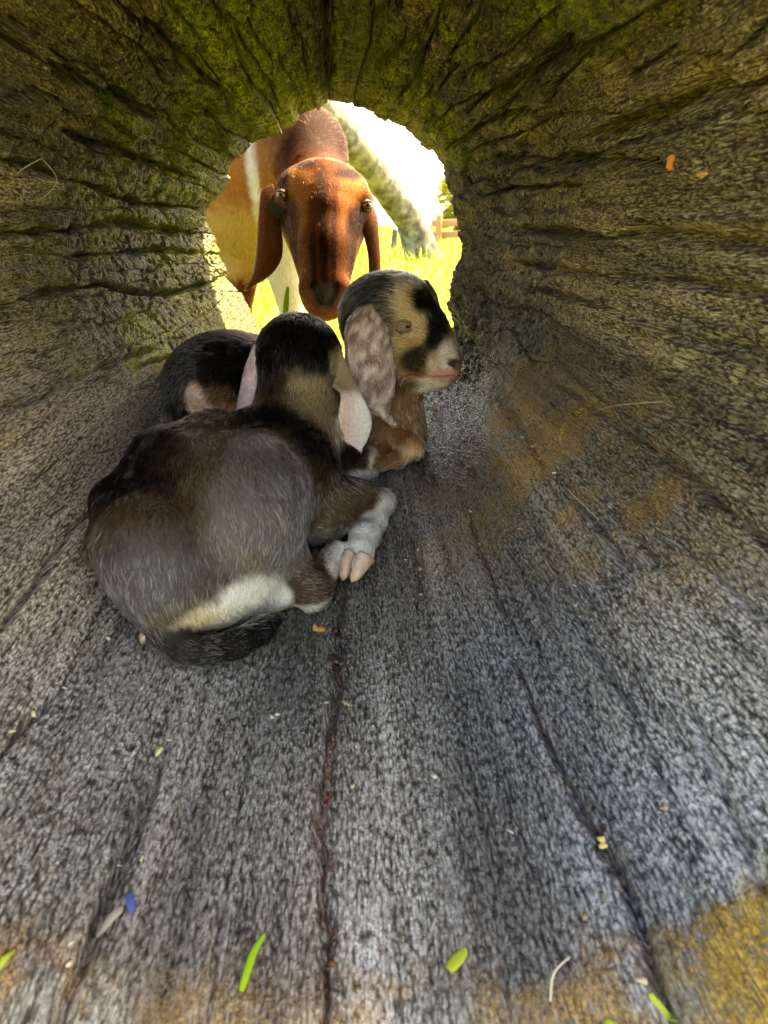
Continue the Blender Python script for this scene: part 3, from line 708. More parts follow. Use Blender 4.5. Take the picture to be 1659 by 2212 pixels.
def make_hoof(root, heel, toe, w, up, mat, name='hoof'):
    """two claws side by side"""
    a = np.array(heel, float); b = np.array(toe, float); d = b - a; L = np.linalg.norm(d); d /= L
    u = np.array(up, float); u -= d * (u @ d); u /= np.linalg.norm(u); s = np.cross(d, u)
    for sg in (-1, 1):
        vv = []; n1, n2 = 10, 12
        for i in range(n1 + 1):
            q = i / n1; tp = 1 - .28 * q; en = math.sqrt(max(.01, 1 - q ** 5)); hw = w * tp * en; hh = w * (1.15 - .7 * q) * en
            for j in range(n2):
                t_ = 2 * math.pi * j / n2; cx_, cz_ = math.cos(t_), math.sin(t_)
                if cx_ * sg < 0: cx_ *= .55                                   # flat inner side along the cleft
                cz_ = cz_ * (.75 if cz_ < 0 else 1)
                vv.append(a + d * L * q + s * (sg * w * (.66 - .18 * q) + cx_ * hw) + u * (cz_ * hh + .12 * w * math.sin(q * 3)))
        ff = [(i * n2 + j, i * n2 + (j + 1) % n2, (i + 1) * n2 + (j + 1) % n2, (i + 1) * n2 + j) for i in range(n1) for j in range(n2)] + [tuple(range(n2 * n1, n2 * n1 + n2)), tuple(range(n2))[::-1]]
        mesh_obj(name, np.array(vv), ff, mat, root)
# ------------------------------------------------------------------ the kid in front, curled up with its back to us
def S(lst): return [(at(u, v, Y), px(n, u, v, Y)) for u, v, Y, n in lst]
def kid_front():
    b = Body(.022)
    spine_f = at(360, 1330, .55) - at(560, 940, .80)
    # trunk: chest, ribs, loin, haunch, rump
    b.ell(at(520, 1108, .672), (.100, .070, .084), at(480, 1190, .62) - at(590, 990, .78), k=.02, flow=at(560, 1290, .62) - at(500, 950, .72))
    b.ell(at(600, 1010, .78), (.085, .066, .066), at(480, 1190, .62) - at(590, 990, .78), k=.03, flow=at(560, 1100, .74) - at(640, 960, .84))
    b.ell(at(385, 1055, .678), (.085, .054, .056), at(330, 1210, .58) - at(470, 960, .73), k=.03, flow=spine_f)
    b.chain(S([(324, 1170, .590, 110), (330, 1215, .575, 101), (350, 1290, .556, 70), (362, 1350, .545, 44)]), k=.018, flow=at(345, 1390, .53) - at(330, 1080, .62))
    b.ell(at(440, 1275, .582), (.045, .036, .036), at(520, 1290, .60) - at(380, 1260, .57), k=.022, flow=at(470, 1380, .56) - at(420, 1200, .6))
    b.chain(S([(350, 1108, .628, 26), (335, 1122, .618, 24)]), k=.022)                     # hip bone
    b.chain(S([(560, 915, .80, 26), (450, 925, .765, 24), (330, 975, .715, 22), (235, 1080, .645, 20), (205, 1190, .590, 20)]), k=.03, flow=spine_f)   # spine
    b.ell(at(500, 1250, .625), (.05, .045, .040), at(600, 1270, .64) - at(440, 1240, .60), k=.02, flow=at(480, 1350, .6) - at(520, 1180, .65))
    # tail
    b.chain(S([(350, 1372, .540, 36), (395, 1402, .529, 31), (450, 1408, .532, 31), (510, 1392, .546, 31), (560, 1364, .569, 29), (594, 1340, .590, 17)]), k=.006)
    # hind leg: thigh into the hock, shank going forward under the belly
    b.chain(S([(500, 1190, .655, 95), (600, 1225, .668, 66), (672, 1278, .645, 40)]), k=.016)
    b.chain(S([(672, 1278, .645, 38), (690, 1240, .675, 34), (725, 1190, .715, 24)]), k=.010)
    b.chain(S([(560, 1300, .62, 30), (600, 1290, .635, 28)]), k=.012)
    # shoulder and folded foreleg
    b.chain(S([(625, 1030, .80, 100), (690, 1095, .775, 74), (760, 1088, .79, 48), (820, 1085, .808, 30)]), k=.02)
    b.chain(S([(822, 1088, .806, 27), (812, 1125, .775, 23), (788, 1158, .745, 32), (776, 1195, .712, 30), (766, 1222, .694, 26)]), k=.008)
    # the other knee
    b.chain(S([(690, 950, .87, 55), (745, 985, .90, 42), (780, 1000, .908, 38), (748, 1020, .89, 28)]), k=.012)
    # neck and head turned away
    b.chain(S([(610, 985, .82, 100), (635, 920, .86, 84), (650, 850, .89, 78)]), k=.03, flow=at(620, 1010, .80) - at(655, 800, .92))
    b.ell(at(645, 775, .915), (.062, .056, .058), at(655, 800, 1.0) - at(645, 775, .915), k=.03, flow=at(630, 900, .86) - at(650, 700, .93))
    b.chain(S([(650, 790, .95, 70), (655, 820, 1.02, 45)]), k=.03)
    dark = (.006, .004, .0035); grey = (.115, .092, .080); brown = (.058, .035, .019); tan = (.36, .25, .14); white = (.74, .70, .62); cream = (.62, .50, .34)
    def paint(P):
        return coat_paint(P, brown, [
            (at(575, 1090, .65), (.058, .10, .080), grey, .3),
            (at(320, 1250, .54), (.05, .06, .045), (.080, .066, .056), .4), (at(440, 1010, .66), (.030, .06, .050), (.085, .058, .034), .4), (at(250, 1300, .54), (.03, .05, .05), (.075, .055, .055), .4),
            (at(290, 1010, .68), (.085, .08, .05), dark, .35),
            (at(400, 1085, .64), (.014, .05, .03), dark, .5),  # crease beside the haunch, its shade painted dark into the coat
            (at(600, 960, .78), (.075, .06, .045), dark, .3),
            (at(690, 1010, .82), (.055, .06, .025), dark, .35),
            (at(640, 760, .89), (.07, .07, .055), dark, .35),
            (at(650, 700, .92), (.06, .06, .03), (.007, .005, .004), .3),
            (at(665, 900, .85), (.038, .06, .055), (.34, .24, .13), .4),
            (at(610, 860, .86), (.018, .03, .03), brown, .4),
            (at(735, 790, .90), (.022, .03, .028), tan, .4),
            (at(690, 1130, .76), (.04, .04, .03), (.10, .072, .05), .4),
            (at(495, 1318, .578), (.060, .05, .030), white, .3), (at(430, 1335, .56), (.026, .04, .020), cream, .45),
            (at(590, 1290, .62), (.016, .03, .022), white, .35),
            (at(830, 1100, .80), (.018, .04, .026), (.62, .55, .46), .4), (at(805, 1140, .765), (.022, .03, .020), white, .4), (at(775, 1195, .71), (.027, .05, .036), white, .3),
            (at(715, 1220, .69), (.022, .03, .016), white, .4), (at(700, 1310, .635), (.030, .03, .008), (.6, .55, .48), .4),
            (at(760, 1030, .89), (.034, .03, .014), white, .4), (at(810, 990, .905), (.010, .03, .025), cream, .4),
            (at(765, 975, .905), (.022, .03, .016), dark, .4),
            *[(at(u, v, Y), r, c, .3) for u, v, Y, r, c in ((352, 1370, .540, .020, (.035, .026, .022)), (395, 1402, .527, .021, (.028, .022, .019)), (450, 1408, .530, .021, (.017, .014, .012)), (510, 1393, .543, .021, (.011, .009, .008)), (560, 1366, .566, .020, (.007, .006, .006)), (594, 1342, .588, .018, (.006, .005, .005)))],
        ], 3, .35, .8)
    def flen(P):
        q = np.full(len(P), .0088)
        q += .007 * np.exp(-(np.linalg.norm(P - at(660, 920, .85), axis=1) / .06) ** 2)
        q -= .004 * np.exp(-(np.linalg.norm((P - at(480, 1400, .54)) / np.array((.09, .04, .03)), axis=1)) ** 2)
        q -= .005 * np.exp(-(np.linalg.norm(P - at(770, 1190, .71), axis=1) / .035) ** 2)
        return q
    def tipm(P): return 1.55 + 1.5 * np.exp(-(np.linalg.norm(P - at(665, 910, .85), axis=1) / .06) ** 2)
    def bare(P): return sstep(.008, .005, np.linalg.norm(P - at(755, 1240, .674), axis=1))
    eL = [(at(548, 745, .905), at(570, 750, .90)), (at(528, 795, .895), at(560, 798, .885)), (at(517, 845, .885), at(552, 848, .875)), (at(509, 885, .878), at(542, 886, .870)), (at(512, 905, .875), at(530, 905, .87))]
    eR = [(at(695, 805, .875), at(728, 742, .905)), (at(708, 828, .868), at(750, 788, .89)), (at(722, 838, .86), at(768, 826, .872)), (at(736, 852, .85), at(784, 858, .86)), (at(733, 885, .845), at(799, 890, .858)), (at(730, 922, .845), at(803, 918, .858)), (at(744, 952, .848), at(795, 948, .858)), (at(768, 968, .852), at(785, 965, .856)), (at(777, 977, .854), at(783, 976, .855))]
    def eRc(V):
        w = sstep(845, 858, 1106 - 0 * V[:, 0]) * 0
        lo = at(760, 845, .86)[2]; q = sstep(lo + .006, lo - .006, V[:, 2])[:, None]
        xl = sstep(at(735, 910, .85)[0], at(790, 910, .856)[0], V[:, 0])[:, None]
        return np.array((.36, .245, .14)) * (1 - q) + (np.array((.78, .50, .44)) * (1 - xl) + np.array((.80, .70, .66)) * xl) * q
    g = make_goat('goat_kid', 'grey brown kid in front with white feet, curled up with its back to us', 'kids lying inside the log', (-.15, .62, .06),
        b, (axis(-.34, .06, .0031), axis(.46, 1.1, .0033), axis(.03, .42, .0031)),
        [(eL, dict(thick=.006, cup=.12, toward=(.3, -1, .2)), (.74, .50, .47), (.70, .45, .42), .45),
         (eR, dict(thick=.006, cup=-.10, toward=(.1, -1, .3)), eRc, (.55, .36, .22), .55)], paint, 95000, flen, bare, 5, 'goat', .25, tipm)
    horn = plain('hoof_horn', (.46, .31, .22), .45, .5, .6, 110)
    make_hoof(g, at(776, 1202, .694), at(750, 1256, .670), .0118, (-.45, -.7, .5), horn)
    make_hoof(g, at(322, 1378, .532), at(312, 1362, .540), .005, (0, -.5, .8), horn)
    return g
KID_A = kid_front()
# ------------------------------------------------------------------ the kid behind, head held up in profile
def kid_back():
    b = Body(.022)
    back_f = at(400, 850, .94) - at(820, 880, .97)
    b.chain(S([(840, 925, .965, 66), (720, 885, 1.0, 92), (600, 842, 1.02, 100)]), k=.03, flow=back_f)
    b.ell(at(500, 818, .985), (.085, .062, .066), back_f, k=.03, flow=back_f + np.array((0, 0, -.15)))
    b.ell(at(440, 840, .948), (.055, .052, .054), back_f, k=.025, flow=back_f + np.array((0, 0, -.25)))
    b.chain(S([(470, 880, .95, 55), (520, 910, .94, 45), (580, 925, .94, 35)]), k=.02)
    b.chain(S([(392, 850, .925, 26), (380, 885, .915, 24), (400, 908, .908, 22), (425, 905, .905, 14)]), k=.012)
    b.ell(at(848, 935, .948), (.058, .040, .034), (0, 0, 1), (0, 1, 0), k=.025, flow=(0.1, -.1, -1))
    b.chain(S([(855, 945, .945, 52), (848, 860, .955, 50), (830, 770, .968, 64)]), k=.024, flow=(.12, -.05, -1))
    b.chain(S([(846, 930, .925, 40), (876, 958, .908, 27), (893, 966, .902, 21)]), k=.007, flow=(.2, -.1, -1))
    b.chain(S([(893, 970, .902, 20), (862, 990, .893, 17), (828, 1000, .888, 17)]), k=.006)
    b.ell(at(828, 690, .978), (.062, .052, .060), at(960, 790, .95) - at(828, 690, .978), k=.03, flow=at(780, 760, .95) - at(900, 640, .96))
    mz = at(800, 700, .96) - at(985, 800, .95)
    b.chain(S([(868, 672, .965, 70), (915, 725, .958, 50), (950, 768, .953, 32), (966, 783, .952, 22)]), k=.026, flow=mz)
    b.chain(S([(845, 765, .965, 56), (900, 800, .957, 36), (940, 812, .953, 22), (958, 814, .952, 15)]), k=.020, flow=mz)
    b.ell(at(960, 795, .952), (.020, .017, .019), at(985, 805, .95) - at(930, 780, .953), k=.012, flow=mz)
    b.ell(at(868, 690, .937), (.020, .012, .010), at(895, 700, .94) - at(845, 690, .94), k=.012, flow=mz)     # brow
    b.ell(at(880, 722, .936), (.022, .012, .012), at(895, 735, .94) - at(855, 715, .94), k=.014, flow=mz)
    b.cut(at(928, 802, .9335), at(981, 820, .944), .0030, .0028, .003)       # mouth
    b.cut(at(968, 779, .9335), at(986, 789, .940), .0036, .0050, .003)       # nostril
    black = (.008, .006, .005); brown = (.17, .072, .026); tan = (.30, .185, .088); cream = (.50, .335, .165); white = (.66, .54, .45); pink = (.60, .30, .22)
    def paint(P):
        return coat_paint(P, brown, [
            (at(510, 770, .98), (.14, .12, .052), black, .3), (at(400, 850, .93), (.040, .05, .06), black, .3),
            (at(690, 800, 1.0), (.10, .12, .06), black, .3),
            (at(500, 910, .93), (.06, .05, .026), (.30, .115, .05), .4), (at(440, 920, .92), (.025, .04, .012), (.42, .24, .18), .5),
            (at(408, 905, .905), .022, black, .3),
            (at(425, 862, .905), (.013, .04, .022), (.66, .40, .26), .25), (at(445, 885, .905), (.010, .04, .012), (.66, .42, .28), .3),
            (at(850, 690, .97), (.075, .09, .075), tan, .2),
            (at(800, 640, .97), (.050, .09, .05), black, .25), (at(765, 700, .98), (.032, .09, .07), black, .3),
            (at(838, 680, .93), (.011, .05, .034), (.06, .036, .018), .35),
            (at(885, 650, .935), (.022, .06, .034), cream, .3), (at(908, 690, .935), (.018, .05, .030), cream, .4),
            (at(918, 640, .95), (.020, .08, .026), black, .3), (at(945, 690, .95), (.018, .09, .036), black, .3), (at(930, 735, .94), (.012, .03, .016), black, .4),
            (at(905, 605, .965), (.028, .06, .010), (.34, .25, .19), .3),
            (at(893, 780, .93), (.018, .05, .017), (.025, .014, .008), .35), (at(905, 765, .93), (.012, .04, .014), (.03, .017, .009), .4),
            (at(873, 735, .935), (.016, .03, .008), (.40, .24, .10), .4),
            (at(905, 825, .945), (.022, .05, .010), (.45, .30, .17), .4),
            (at(965, 768, .945), (.015, .05, .020), white, .35), (at(935, 828, .945), (.026, .05, .013), white, .35), (at(935, 790, .94), (.010, .03, .018), (.55, .40, .28), .6),
            (at(962, 810, .94), (.022, .05, .0095), pink, .3), (at(955, 812, .935), (.020, .02, .0022), (.26, .11, .08), .5), (at(981, 784, .942), (.0085, .02, .0065), (.07, .032, .026), .4),
            (at(900, 705, .93), (.010, .02, .005), (.50, .27, .19), .4),
            (at(890, 975, .915), (.018, .04, .022), (.56, .33, .19), .4), (at(855, 830, .93), (.03, .04, .010), (.09, .04, .015), .5),
        ], 13, .3, 1.0)
    def flen(P):
        q = np.full(len(P), .0095); hd = np.exp(-(np.linalg.norm(P - at(940, 770, .95), axis=1) / .05) ** 2)
        return q - .0055 * hd
    def bare(P): return np.maximum(sstep(.011, .007, np.linalg.norm(P - at(980, 786, .942), axis=1)), .9 * sstep(.008, .004, np.linalg.norm((P - at(962, 811, .94)) / np.array((2.2, 2, 1)), axis=1)))
    eB = [(at(775, 668, .935), at(815, 655, .935)), (at(748, 695, .925), at(832, 690, .925)), (at(745, 745, .915), at(845, 740, .917)), (at(748, 800, .91), at(853, 795, .912)),
          (at(760, 850, .905), at(853, 845, .907)), (at(785, 885, .902), at(843, 885, .904)), (at(820, 902, .90), at(848, 902, .902)), (at(842, 916, .90), at(856, 913, .90)), (at(852, 920, .90), at(857, 919, .90))]
    eF = [(at(900, 612, .99), at(925, 606, .99)), (at(915, 640, 1.02), at(945, 640, 1.02)), (at(925, 700, 1.03), at(955, 700, 1.03)), (at(925, 760, 1.03), at(945, 760, 1.03))]
    def eBc(V):
        n1 = fbm(V[:, 0] * 420, V[:, 1] * 100, V[:, 2] * 130, 31, 3)[:, None]
        q = sstep(-.25, .45, n1); c = np.array((.22, .12, .09)) * (1 - q) + np.array((.72, .55, .48)) * q
        top = sstep(.0, .025, V[:, 2] - at(790, 690, .93)[2])[:, None]
        return c * (1 - top) + np.array((.30, .17, .10)) * top
    g = make_goat('goat_kid', 'black and brown kid at the back with cream striped face and mottled ear', 'kids lying inside the log', (-.08, .95, .14),
        b, (axis(-.36, .16, .0029), axis(.86, 1.12, .0029), axis(.11, .45, .0029)),
        [(eB, dict(thick=.007, cup=.14, toward=(-.1, -1, .2)), eBc, (.6, .4, .36), .62), (eF, dict(thick=.006, cup=.1, toward=(.6, -.6, .2)), (.2, .15, .1), (.5, .4, .35), .5)],
        paint, 85000, flen, bare, 6, 'goat', .30, 1.35)
    lid = plain('kid_eyelid', (.20, .115, .065), .6, .3, .3, 200)
    make_eye(g, at(871, 705, front(g, 871, 705) + .0060), .0112, (.30, -1, .05), eye_material('kid_eye', (.34, .28, .19), .62, .17), lid, up=(.05, .1, 1), open_=.12)
    return g
KID_B = kid_back()
# ------------------------------------------------------------------ the mother looking in through the far opening
def mother():
    b = Body(.03)
    down = at(702, 640, 1.46) - at(700, 400, 1.58); upf = at(690, 250, 1.9) - at(700, 400, 1.6)
    b.ell(at(698, 438, 1.585), (.082, .100, .069), down, (0, -1, .3), k=.03, flow=down)
    b.chain(S([(632, 426, 1.562, 27), (640, 420, 1.56, 42)]), k=.03, flow=down); b.chain(S([(768, 442, 1.562, 27), (760, 435, 1.56, 42)]), k=.03, flow=down)
    b.chain(S([(698, 440, 1.54, 88), (699, 500, 1.52, 72), (701, 560, 1.495, 56), (702, 615, 1.47, 44), (703, 645, 1.458, 38)]), k=.03, flow=down)
    b.chain(S([(698, 455, 1.48, 46), (700, 530, 1.452, 38), (701, 595, 1.43, 33)]), k=.035, flow=down)
    b.ell(at(702, 632, 1.440), (.038, .040, .034), down, (0, -1, .3), k=.025, flow=down)
    b.chain(S([(690, 660, 1.452, 22), (715, 661, 1.452, 22)]), k=.02, flow=down); b.chain(S([(703, 668, 1.46, 18), (703, 640, 1.50, 30)]), k=.02, flow=down)
    b.chain(S([(650, 490, 1.60, 42), (680, 590, 1.53, 30)]), k=.03, flow=down); b.chain(S([(745, 500, 1.60, 42), (722, 590, 1.53, 30)]), k=.03, flow=down)
    b.chain(S([(690, 386, 1.60, 26), (715, 385, 1.60, 26)]), k=.03, flow=down)
    b.chain(S([(676, 372, 1.585, 9), (672, 364, 1.585, 7)]), k=.012, flow=down); b.chain(S([(748, 376, 1.585, 9), (753, 369, 1.585, 7)]), k=.012, flow=down)
    b.chain(S([(606, 412, 1.550, 9), (626, 400, 1.538, 12), (645, 405, 1.530, 14)]), k=.02, flow=down); b.chain(S([(792, 432, 1.550, 9), (774, 420, 1.538, 12), (757, 420, 1.530, 14)]), k=.02, flow=down)
    b.chain(S([(655, 396, 1.545, 22), (662, 386, 1.56, 18)]), k=.016, flow=down); b.chain(S([(750, 402, 1.545, 22), (744, 390, 1.56, 18)]), k=.016, flow=down)      # frontal bosses
    b.chain(S([(640, 448, 1.508, 12), (660, 520, 1.476, 10), (674, 590, 1.446, 9)]), k=.010, flow=down); b.chain(S([(762, 458, 1.508, 12), (745, 525, 1.476, 10), (730, 592, 1.446, 9)]), k=.010, flow=down)   # cheek ridges
    b.chain(S([(664, 622, 1.436, 17), (672, 648, 1.436, 17)]), k=.014, flow=down); b.chain(S([(742, 622, 1.436, 17), (734, 648, 1.436, 17)]), k=.014, flow=down)
    b.cut(at(668, 668, 1.424), at(702, 672, 1.412), .0022, .0026, .006); b.cut(at(702, 672, 1.412), at(737, 668, 1.424), .0026, .0022, .006)
    b.cut(at(681, 618, 1.400), at(696, 652, 1.412), .006, .004, .008); b.cut(at(729, 618, 1.400), at(711, 652, 1.412), .006, .004, .008)
    b.cut(at(703, 652, 1.405), at(703, 664, 1.414), .0025, .0025, .006)
    # neck, trunk and legs
    nf = at(560, 380, 2.1) - at(690, 380, 1.66)
    b.chain(S([(690, 425, 1.68, 70), (660, 325, 1.84, 76), (600, 340, 2.05, 125)]), k=.06, flow=nf + np.array((0, 0, -.3)))
    b.ell(at(545, 395, 2.14), (.26, .19, .215), (-.25, 1, 0), k=.15, flow=(-.3, .6, -.6)); b.ell(at(470, 400, 2.55), (.34, .22, .23), (-.25, 1, 0), k=.2, flow=(-.3, .6, -.6))
    b.ell(at(400, 395, 2.95), (.2, .2, .2), (-.25, 1, 0), k=.2, flow=(-.3, .6, -.6))
    g0 = lambda x, y: float(ground_z(np.array(x), np.array(y)))
    for (u, v, Y, n), dx in (((605, 500, 2.04, 60), .03), ((520, 500, 2.10, 60), -.02), ((470, 450, 2.95, 90), .02), ((360, 450, 3.0, 90), -.03)):
        p = at(u, v, Y); r = px(n, u, v, Y); gz = g0(p[0], p[1]); h = p[2] - gz
        b.chain([(p, r), (p + (dx, -.02, -.42 * h), .030), (p + (dx, -.02, -.5 * h), .032), (p + (dx, 0, -.85 * h), .020), (np.array((p[0] + dx, p[1] - .02, gz + .03)), .026)], k=.03, flow=(0, 0, -1))
    brown = (.105, .028, .0055); dkb = (.028, .011, .005); tan = (.24, .088, .018); cream = (.62, .47, .26); white = (.82, .78, .70)
    def paint(P):
        return coat_paint(P, brown, [
            (at(500, 420, 1.98), (.20, .30, .22), (.34, .125, .032), .3), (at(500, 530, 1.95), (.25, .45, .09), (.44, .27, .09), .5),
            (at(563, 350, 1.95), (.020, .16, .15), white, .7), (at(680, 300, 1.80), (.10, .16, .10), (.028, .009, .003), .5), (at(610, 300, 1.9), (.07, .15, .12), (.24, .095, .035), .5),  # dark neck colour stands in for shade behind the head
            (at(630, 640, 1.98), (.10, .12, .20), (.58, .50, .32), .3),
            (at(650, 392, 1.52), (.026, .15, .040), tan, .6), (at(660, 440, 1.50), (.013, .15, .050), tan, .6), (at(764, 405, 1.52), (.022, .15, .038), (.22, .080, .017), .6), (at(745, 445, 1.50), (.010, .15, .045), (.20, .072, .015), .6),
            (at(672, 362, 1.56), (.034, .10, .014), (.020, .008, .004), .6), (at(705, 350, 1.57), (.05, .05, .009), (.22, .13, .08), .5), (at(754, 378, 1.54), (.028, .10, .012), (.020, .008, .004), .6), (at(618, 385, 1.56), (.016, .10, .030), (.030, .011, .005), .7),
            (at(700, 400, 1.52), (.012, .15, .045), (.050, .014, .004), .8), (at(702, 530, 1.44), (.009, .15, .085), (.018, .007, .004), .8), (at(724, 545, 1.45), (.006, .15, .080), (.030, .010, .005), .8), (at(682, 560, 1.45), (.007, .15, .060), (.034, .011, .005), .8),
            (at(626, 470, 1.55), (.026, .15, .034), (.038, .013, .005), .7), (at(778, 482, 1.55), (.024, .15, .040), (.026, .010, .005), .7), (at(640, 530, 1.52), (.012, .15, .06), (.045, .013, .005), .8), (at(760, 540, 1.52), (.012, .15, .06), (.030, .010, .004), .8),  # dark cheek lines, and cheek shadows painted into the coat colour
            (at(704, 640, 1.40), (.022, .10, .028), (.026, .011, .008), .5),
            (at(668, 648, 1.43), (.016, .03, .026), (.16, .062, .028), .5), (at(735, 650, 1.43), (.014, .03, .024), (.16, .062, .028), .5), (at(703, 676, 1.43), (.03, .03, .010), (.15, .055, .026), .5),
            *[(at(680 + 20 * q, 616 + 40 * q, 1.405), .0095, (.010, .005, .004), .5) for q in (0, .33, .66, 1)], *[(at(731 - 20 * q, 616 + 40 * q, 1.405), .0095, (.010, .005, .004), .5) for q in (0, .33, .66, 1)],
        ], 23, .3)
    def flen(P): return .006 + .009 * sstep(1.62, 1.85, P[:, 1])
    def bare(P): return .85 * sstep(.030, .018, np.linalg.norm((P - at(702, 640, 1.405)) / np.array((1, 1.6, 1.1)), axis=1))
    eL = [(at(590, 398, 1.60), at(612, 440, 1.575)), (at(566, 412, 1.585), at(607, 458, 1.565)), (at(559, 460, 1.57), at(606, 485, 1.558)), (at(556, 515, 1.56), at(611, 525, 1.55)),
          (at(552, 560, 1.55), at(607, 562, 1.545)), (at(544, 598, 1.545), at(585, 594, 1.54)), (at(534, 619, 1.54), at(552, 613, 1.54)), (at(528, 627, 1.54), at(532, 625, 1.54))]
    eR = [(at(782, 470, 1.575), at(805, 440, 1.60)), (at(780, 488, 1.565), at(815, 470, 1.585)), (at(786, 510, 1.56), at(818, 505, 1.575)), (at(795, 550, 1.555), at(821, 550, 1.57)), (at(797, 595, 1.555), at(823, 595, 1.565)), (at(800, 640, 1.555), at(828, 640, 1.56)), (at(808, 665, 1.555), at(822, 665, 1.56))]
    g = make_goat('goat', 'brown long eared mother goat looking in through the far opening', None, (-.13, 1.9, -.11), b,
        (varaxis([(-.95, -.42, .012), (-.42, .02, .0042), (.02, .25, .012)]), varaxis([(1.36, 1.68, .0045), (1.68, 3.4, .012)]), varaxis([(-.13, .24, .010), (.24, .66, .0042), (.66, .98, .012)])),
        [(eL, dict(thick=.009, cup=.16, toward=(-.2, -1, 0)), (.095, .030, .008), (.40, .24, .16), .8), (eR, dict(thick=.009, cup=.16, toward=(.3, -1, 0)), (.075, .024, .007), (.40, .24, .16), .8)],
        paint, 110000, flen, bare, 8, 'goat', .26, 1.4, .00022, lambda c: np.where(c[:, 1] < 1.68, 4.0, np.where(c[:, 1] < 2.3, 1.0, .4)), 1.10)
    lid = plain('brown_eyelid', (.045, .014, .005), .5, .3, .3, 200)
    em = eye_material('amber_eye', (.50, .26, .05), .55, .30)
    make_eye(g, at(611, 421, front(g, 612, 421, 9) + .0085), .0120, (-.5, -1, -.05), em, lid, up=(.15, 0, 1), open_=.42)
    make_eye(g, at(790, 443, front(g, 789, 443, 9) + .0085), .0120, (.6, -1, -.05), em, lid, up=(-.15, 0, 1), open_=.42)
    # black ear tag
    ty = min(front(g, 585, 442, 9), front(g, 600, 458, 9)) - .006; a, c = at(582, 438, ty), at(606, 464, ty - .006); d = c - a; L = np.linalg.norm(d); d /= L; n = np.array((0, -1., .1)); n -= d * (n @ d); n /= np.linalg.norm(n); s = np.cross(d, n)
    ring = [(-.1, -.8), (.0, -1), (.9, -1), (1.06, -.75), (1.06, .75), (.9, 1), (0, 1), (-.1, .8)]; w = .0095
    vv = [a + d * L * p + s * w * q + n * z for z in (.003, -.001) for p, q in ring]
    ff = [tuple(range(8)), tuple(range(15, 7, -1))] + [(i, 8 + i, 8 + (i + 1) % 8, (i + 1) % 8) for i in range(8)]
    mesh_obj('ear_tag', np.array(vv), ff, plain('tag_plastic', (.006, .006, .007), .4, .4, .2), g, smooth=False)
    for nm, u, v in (('horn_bud', 708, 362), ('horn_bud', 752, 372)):
        b2 = Body(.01); p0 = at(u, v, 1.568); b2.cone(p0, p0 + (-.012 if u < 730 else .01, -.01, -.004), .011, .008); b2.cone(p0, p0 + (.012 if u < 730 else -.008, .004, .004), .010, .007)
        V, f = b2.mesh(axis(p0[0] - .04, p0[0] + .04, .004), axis(p0[1] - .04, p0[1] + .04, .004), axis(p0[2] - .04, p0[2] + .04, .004))
        mesh_obj(nm, V, f, plain('horn', (.022, .016, .012), .6, .3, .4, 120), g)
    return g
MOTHER = mother()
# ------------------------------------------------------------------ beyond the opening: leaning tree, bush, fence
def tube(pts, radii, n=20, m=None, rough=0.0, seed=0):
    P = catmull(pts, m or len(pts) * 8); R = np.interp(np.linspace(0, 1, len(P)), np.linspace(0, 1, len(radii)), radii)
    T = np.gradient(P, axis=0); T /= np.linalg.norm(T, axis=1, keepdims=True)
    ref = np.array((0, 1., .2)); U = np.cross(T, ref); U /= np.linalg.norm(U, axis=1, keepdims=True); W = np.cross(T, U)
    a = np.linspace(0, 2 * math.pi, n, endpoint=False)
    A, I = np.meshgrid(a, np.arange(len(P)))
    rr = R[:, None] * (1 + rough * fbm(np.cos(A) * 2, np.sin(A) * 2, I * .25, seed, 3))
    V = P[:, None] + rr[..., None] * (np.cos(A)[..., None] * U[:, None] + np.sin(A)[..., None] * W[:, None])
    g = np.arange(len(P) * n).reshape(len(P), n); r = np.roll(g, -1, 1)
    f = [tuple(q) for q in np.stack([g[:-1], r[:-1], r[1:], g[1:]], -1).reshape(-1, 4)] + [tuple(g[0][::-1]), tuple(g[-1])]
    return V.reshape(-1, 3), f
def leaves(cen, rad, n, size, seed, squash=1.0):
    """leaf faces spread through clumps inside an uneven volume"""
    rng = np.random.default_rng(seed); k = max(8, n // 90)
    d = rng.normal(size=(k, 3)); d /= np.linalg.norm(d, axis=1, keepdims=True); cl = np.array(cen) + d * np.array(rad) * (rng.random((k, 1)) ** .45)
    cr = (.12 + .22 * rng.random(k)) * np.mean(rad)
    i = rng.integers(0, k, n); e = rng.normal(size=(n, 3)); e /= np.linalg.norm(e, axis=1, keepdims=True)
    c = cl[i] + e * (cr[i] * rng.random(n) ** .4)[:, None]
    u = rng.normal(size=(n, 3)); u /= np.linalg.norm(u, axis=1, keepdims=True); w = np.cross(u, rng.normal(size=(n, 3))); w /= np.linalg.norm(w, axis=1, keepdims=True)
    s = size * (.6 + .8 * rng.random((n, 1)))
    V = np.stack([c - u * s, c + w * s * .42, c + u * s, c - w * s * .42], 1).reshape(-1, 3)
    return V, np.arange(n * 4).reshape(n, 4)
def leaf_material(name, a, b):
    t = NT(name); co = t.n('ShaderNodeTexCoord').outputs['Object']; f = t.noise(co, 6, 2); c = t.mix(f, a, b)
    d = t.n('ShaderNodeBsdfDiffuse'); t.set(d.inputs[0], c); tr = t.n('ShaderNodeBsdfTranslucent'); t.set(tr.inputs[0], c)
    mx = t.n('ShaderNodeMixShader'); mx.inputs[0].default_value = .4
    t.t.links.new(d.outputs[0], mx.inputs[1]); t.t.links.new(tr.outputs[0], mx.inputs[2]); t.t.links.new(mx.outputs[0], t.out.inputs[0]); return t.m
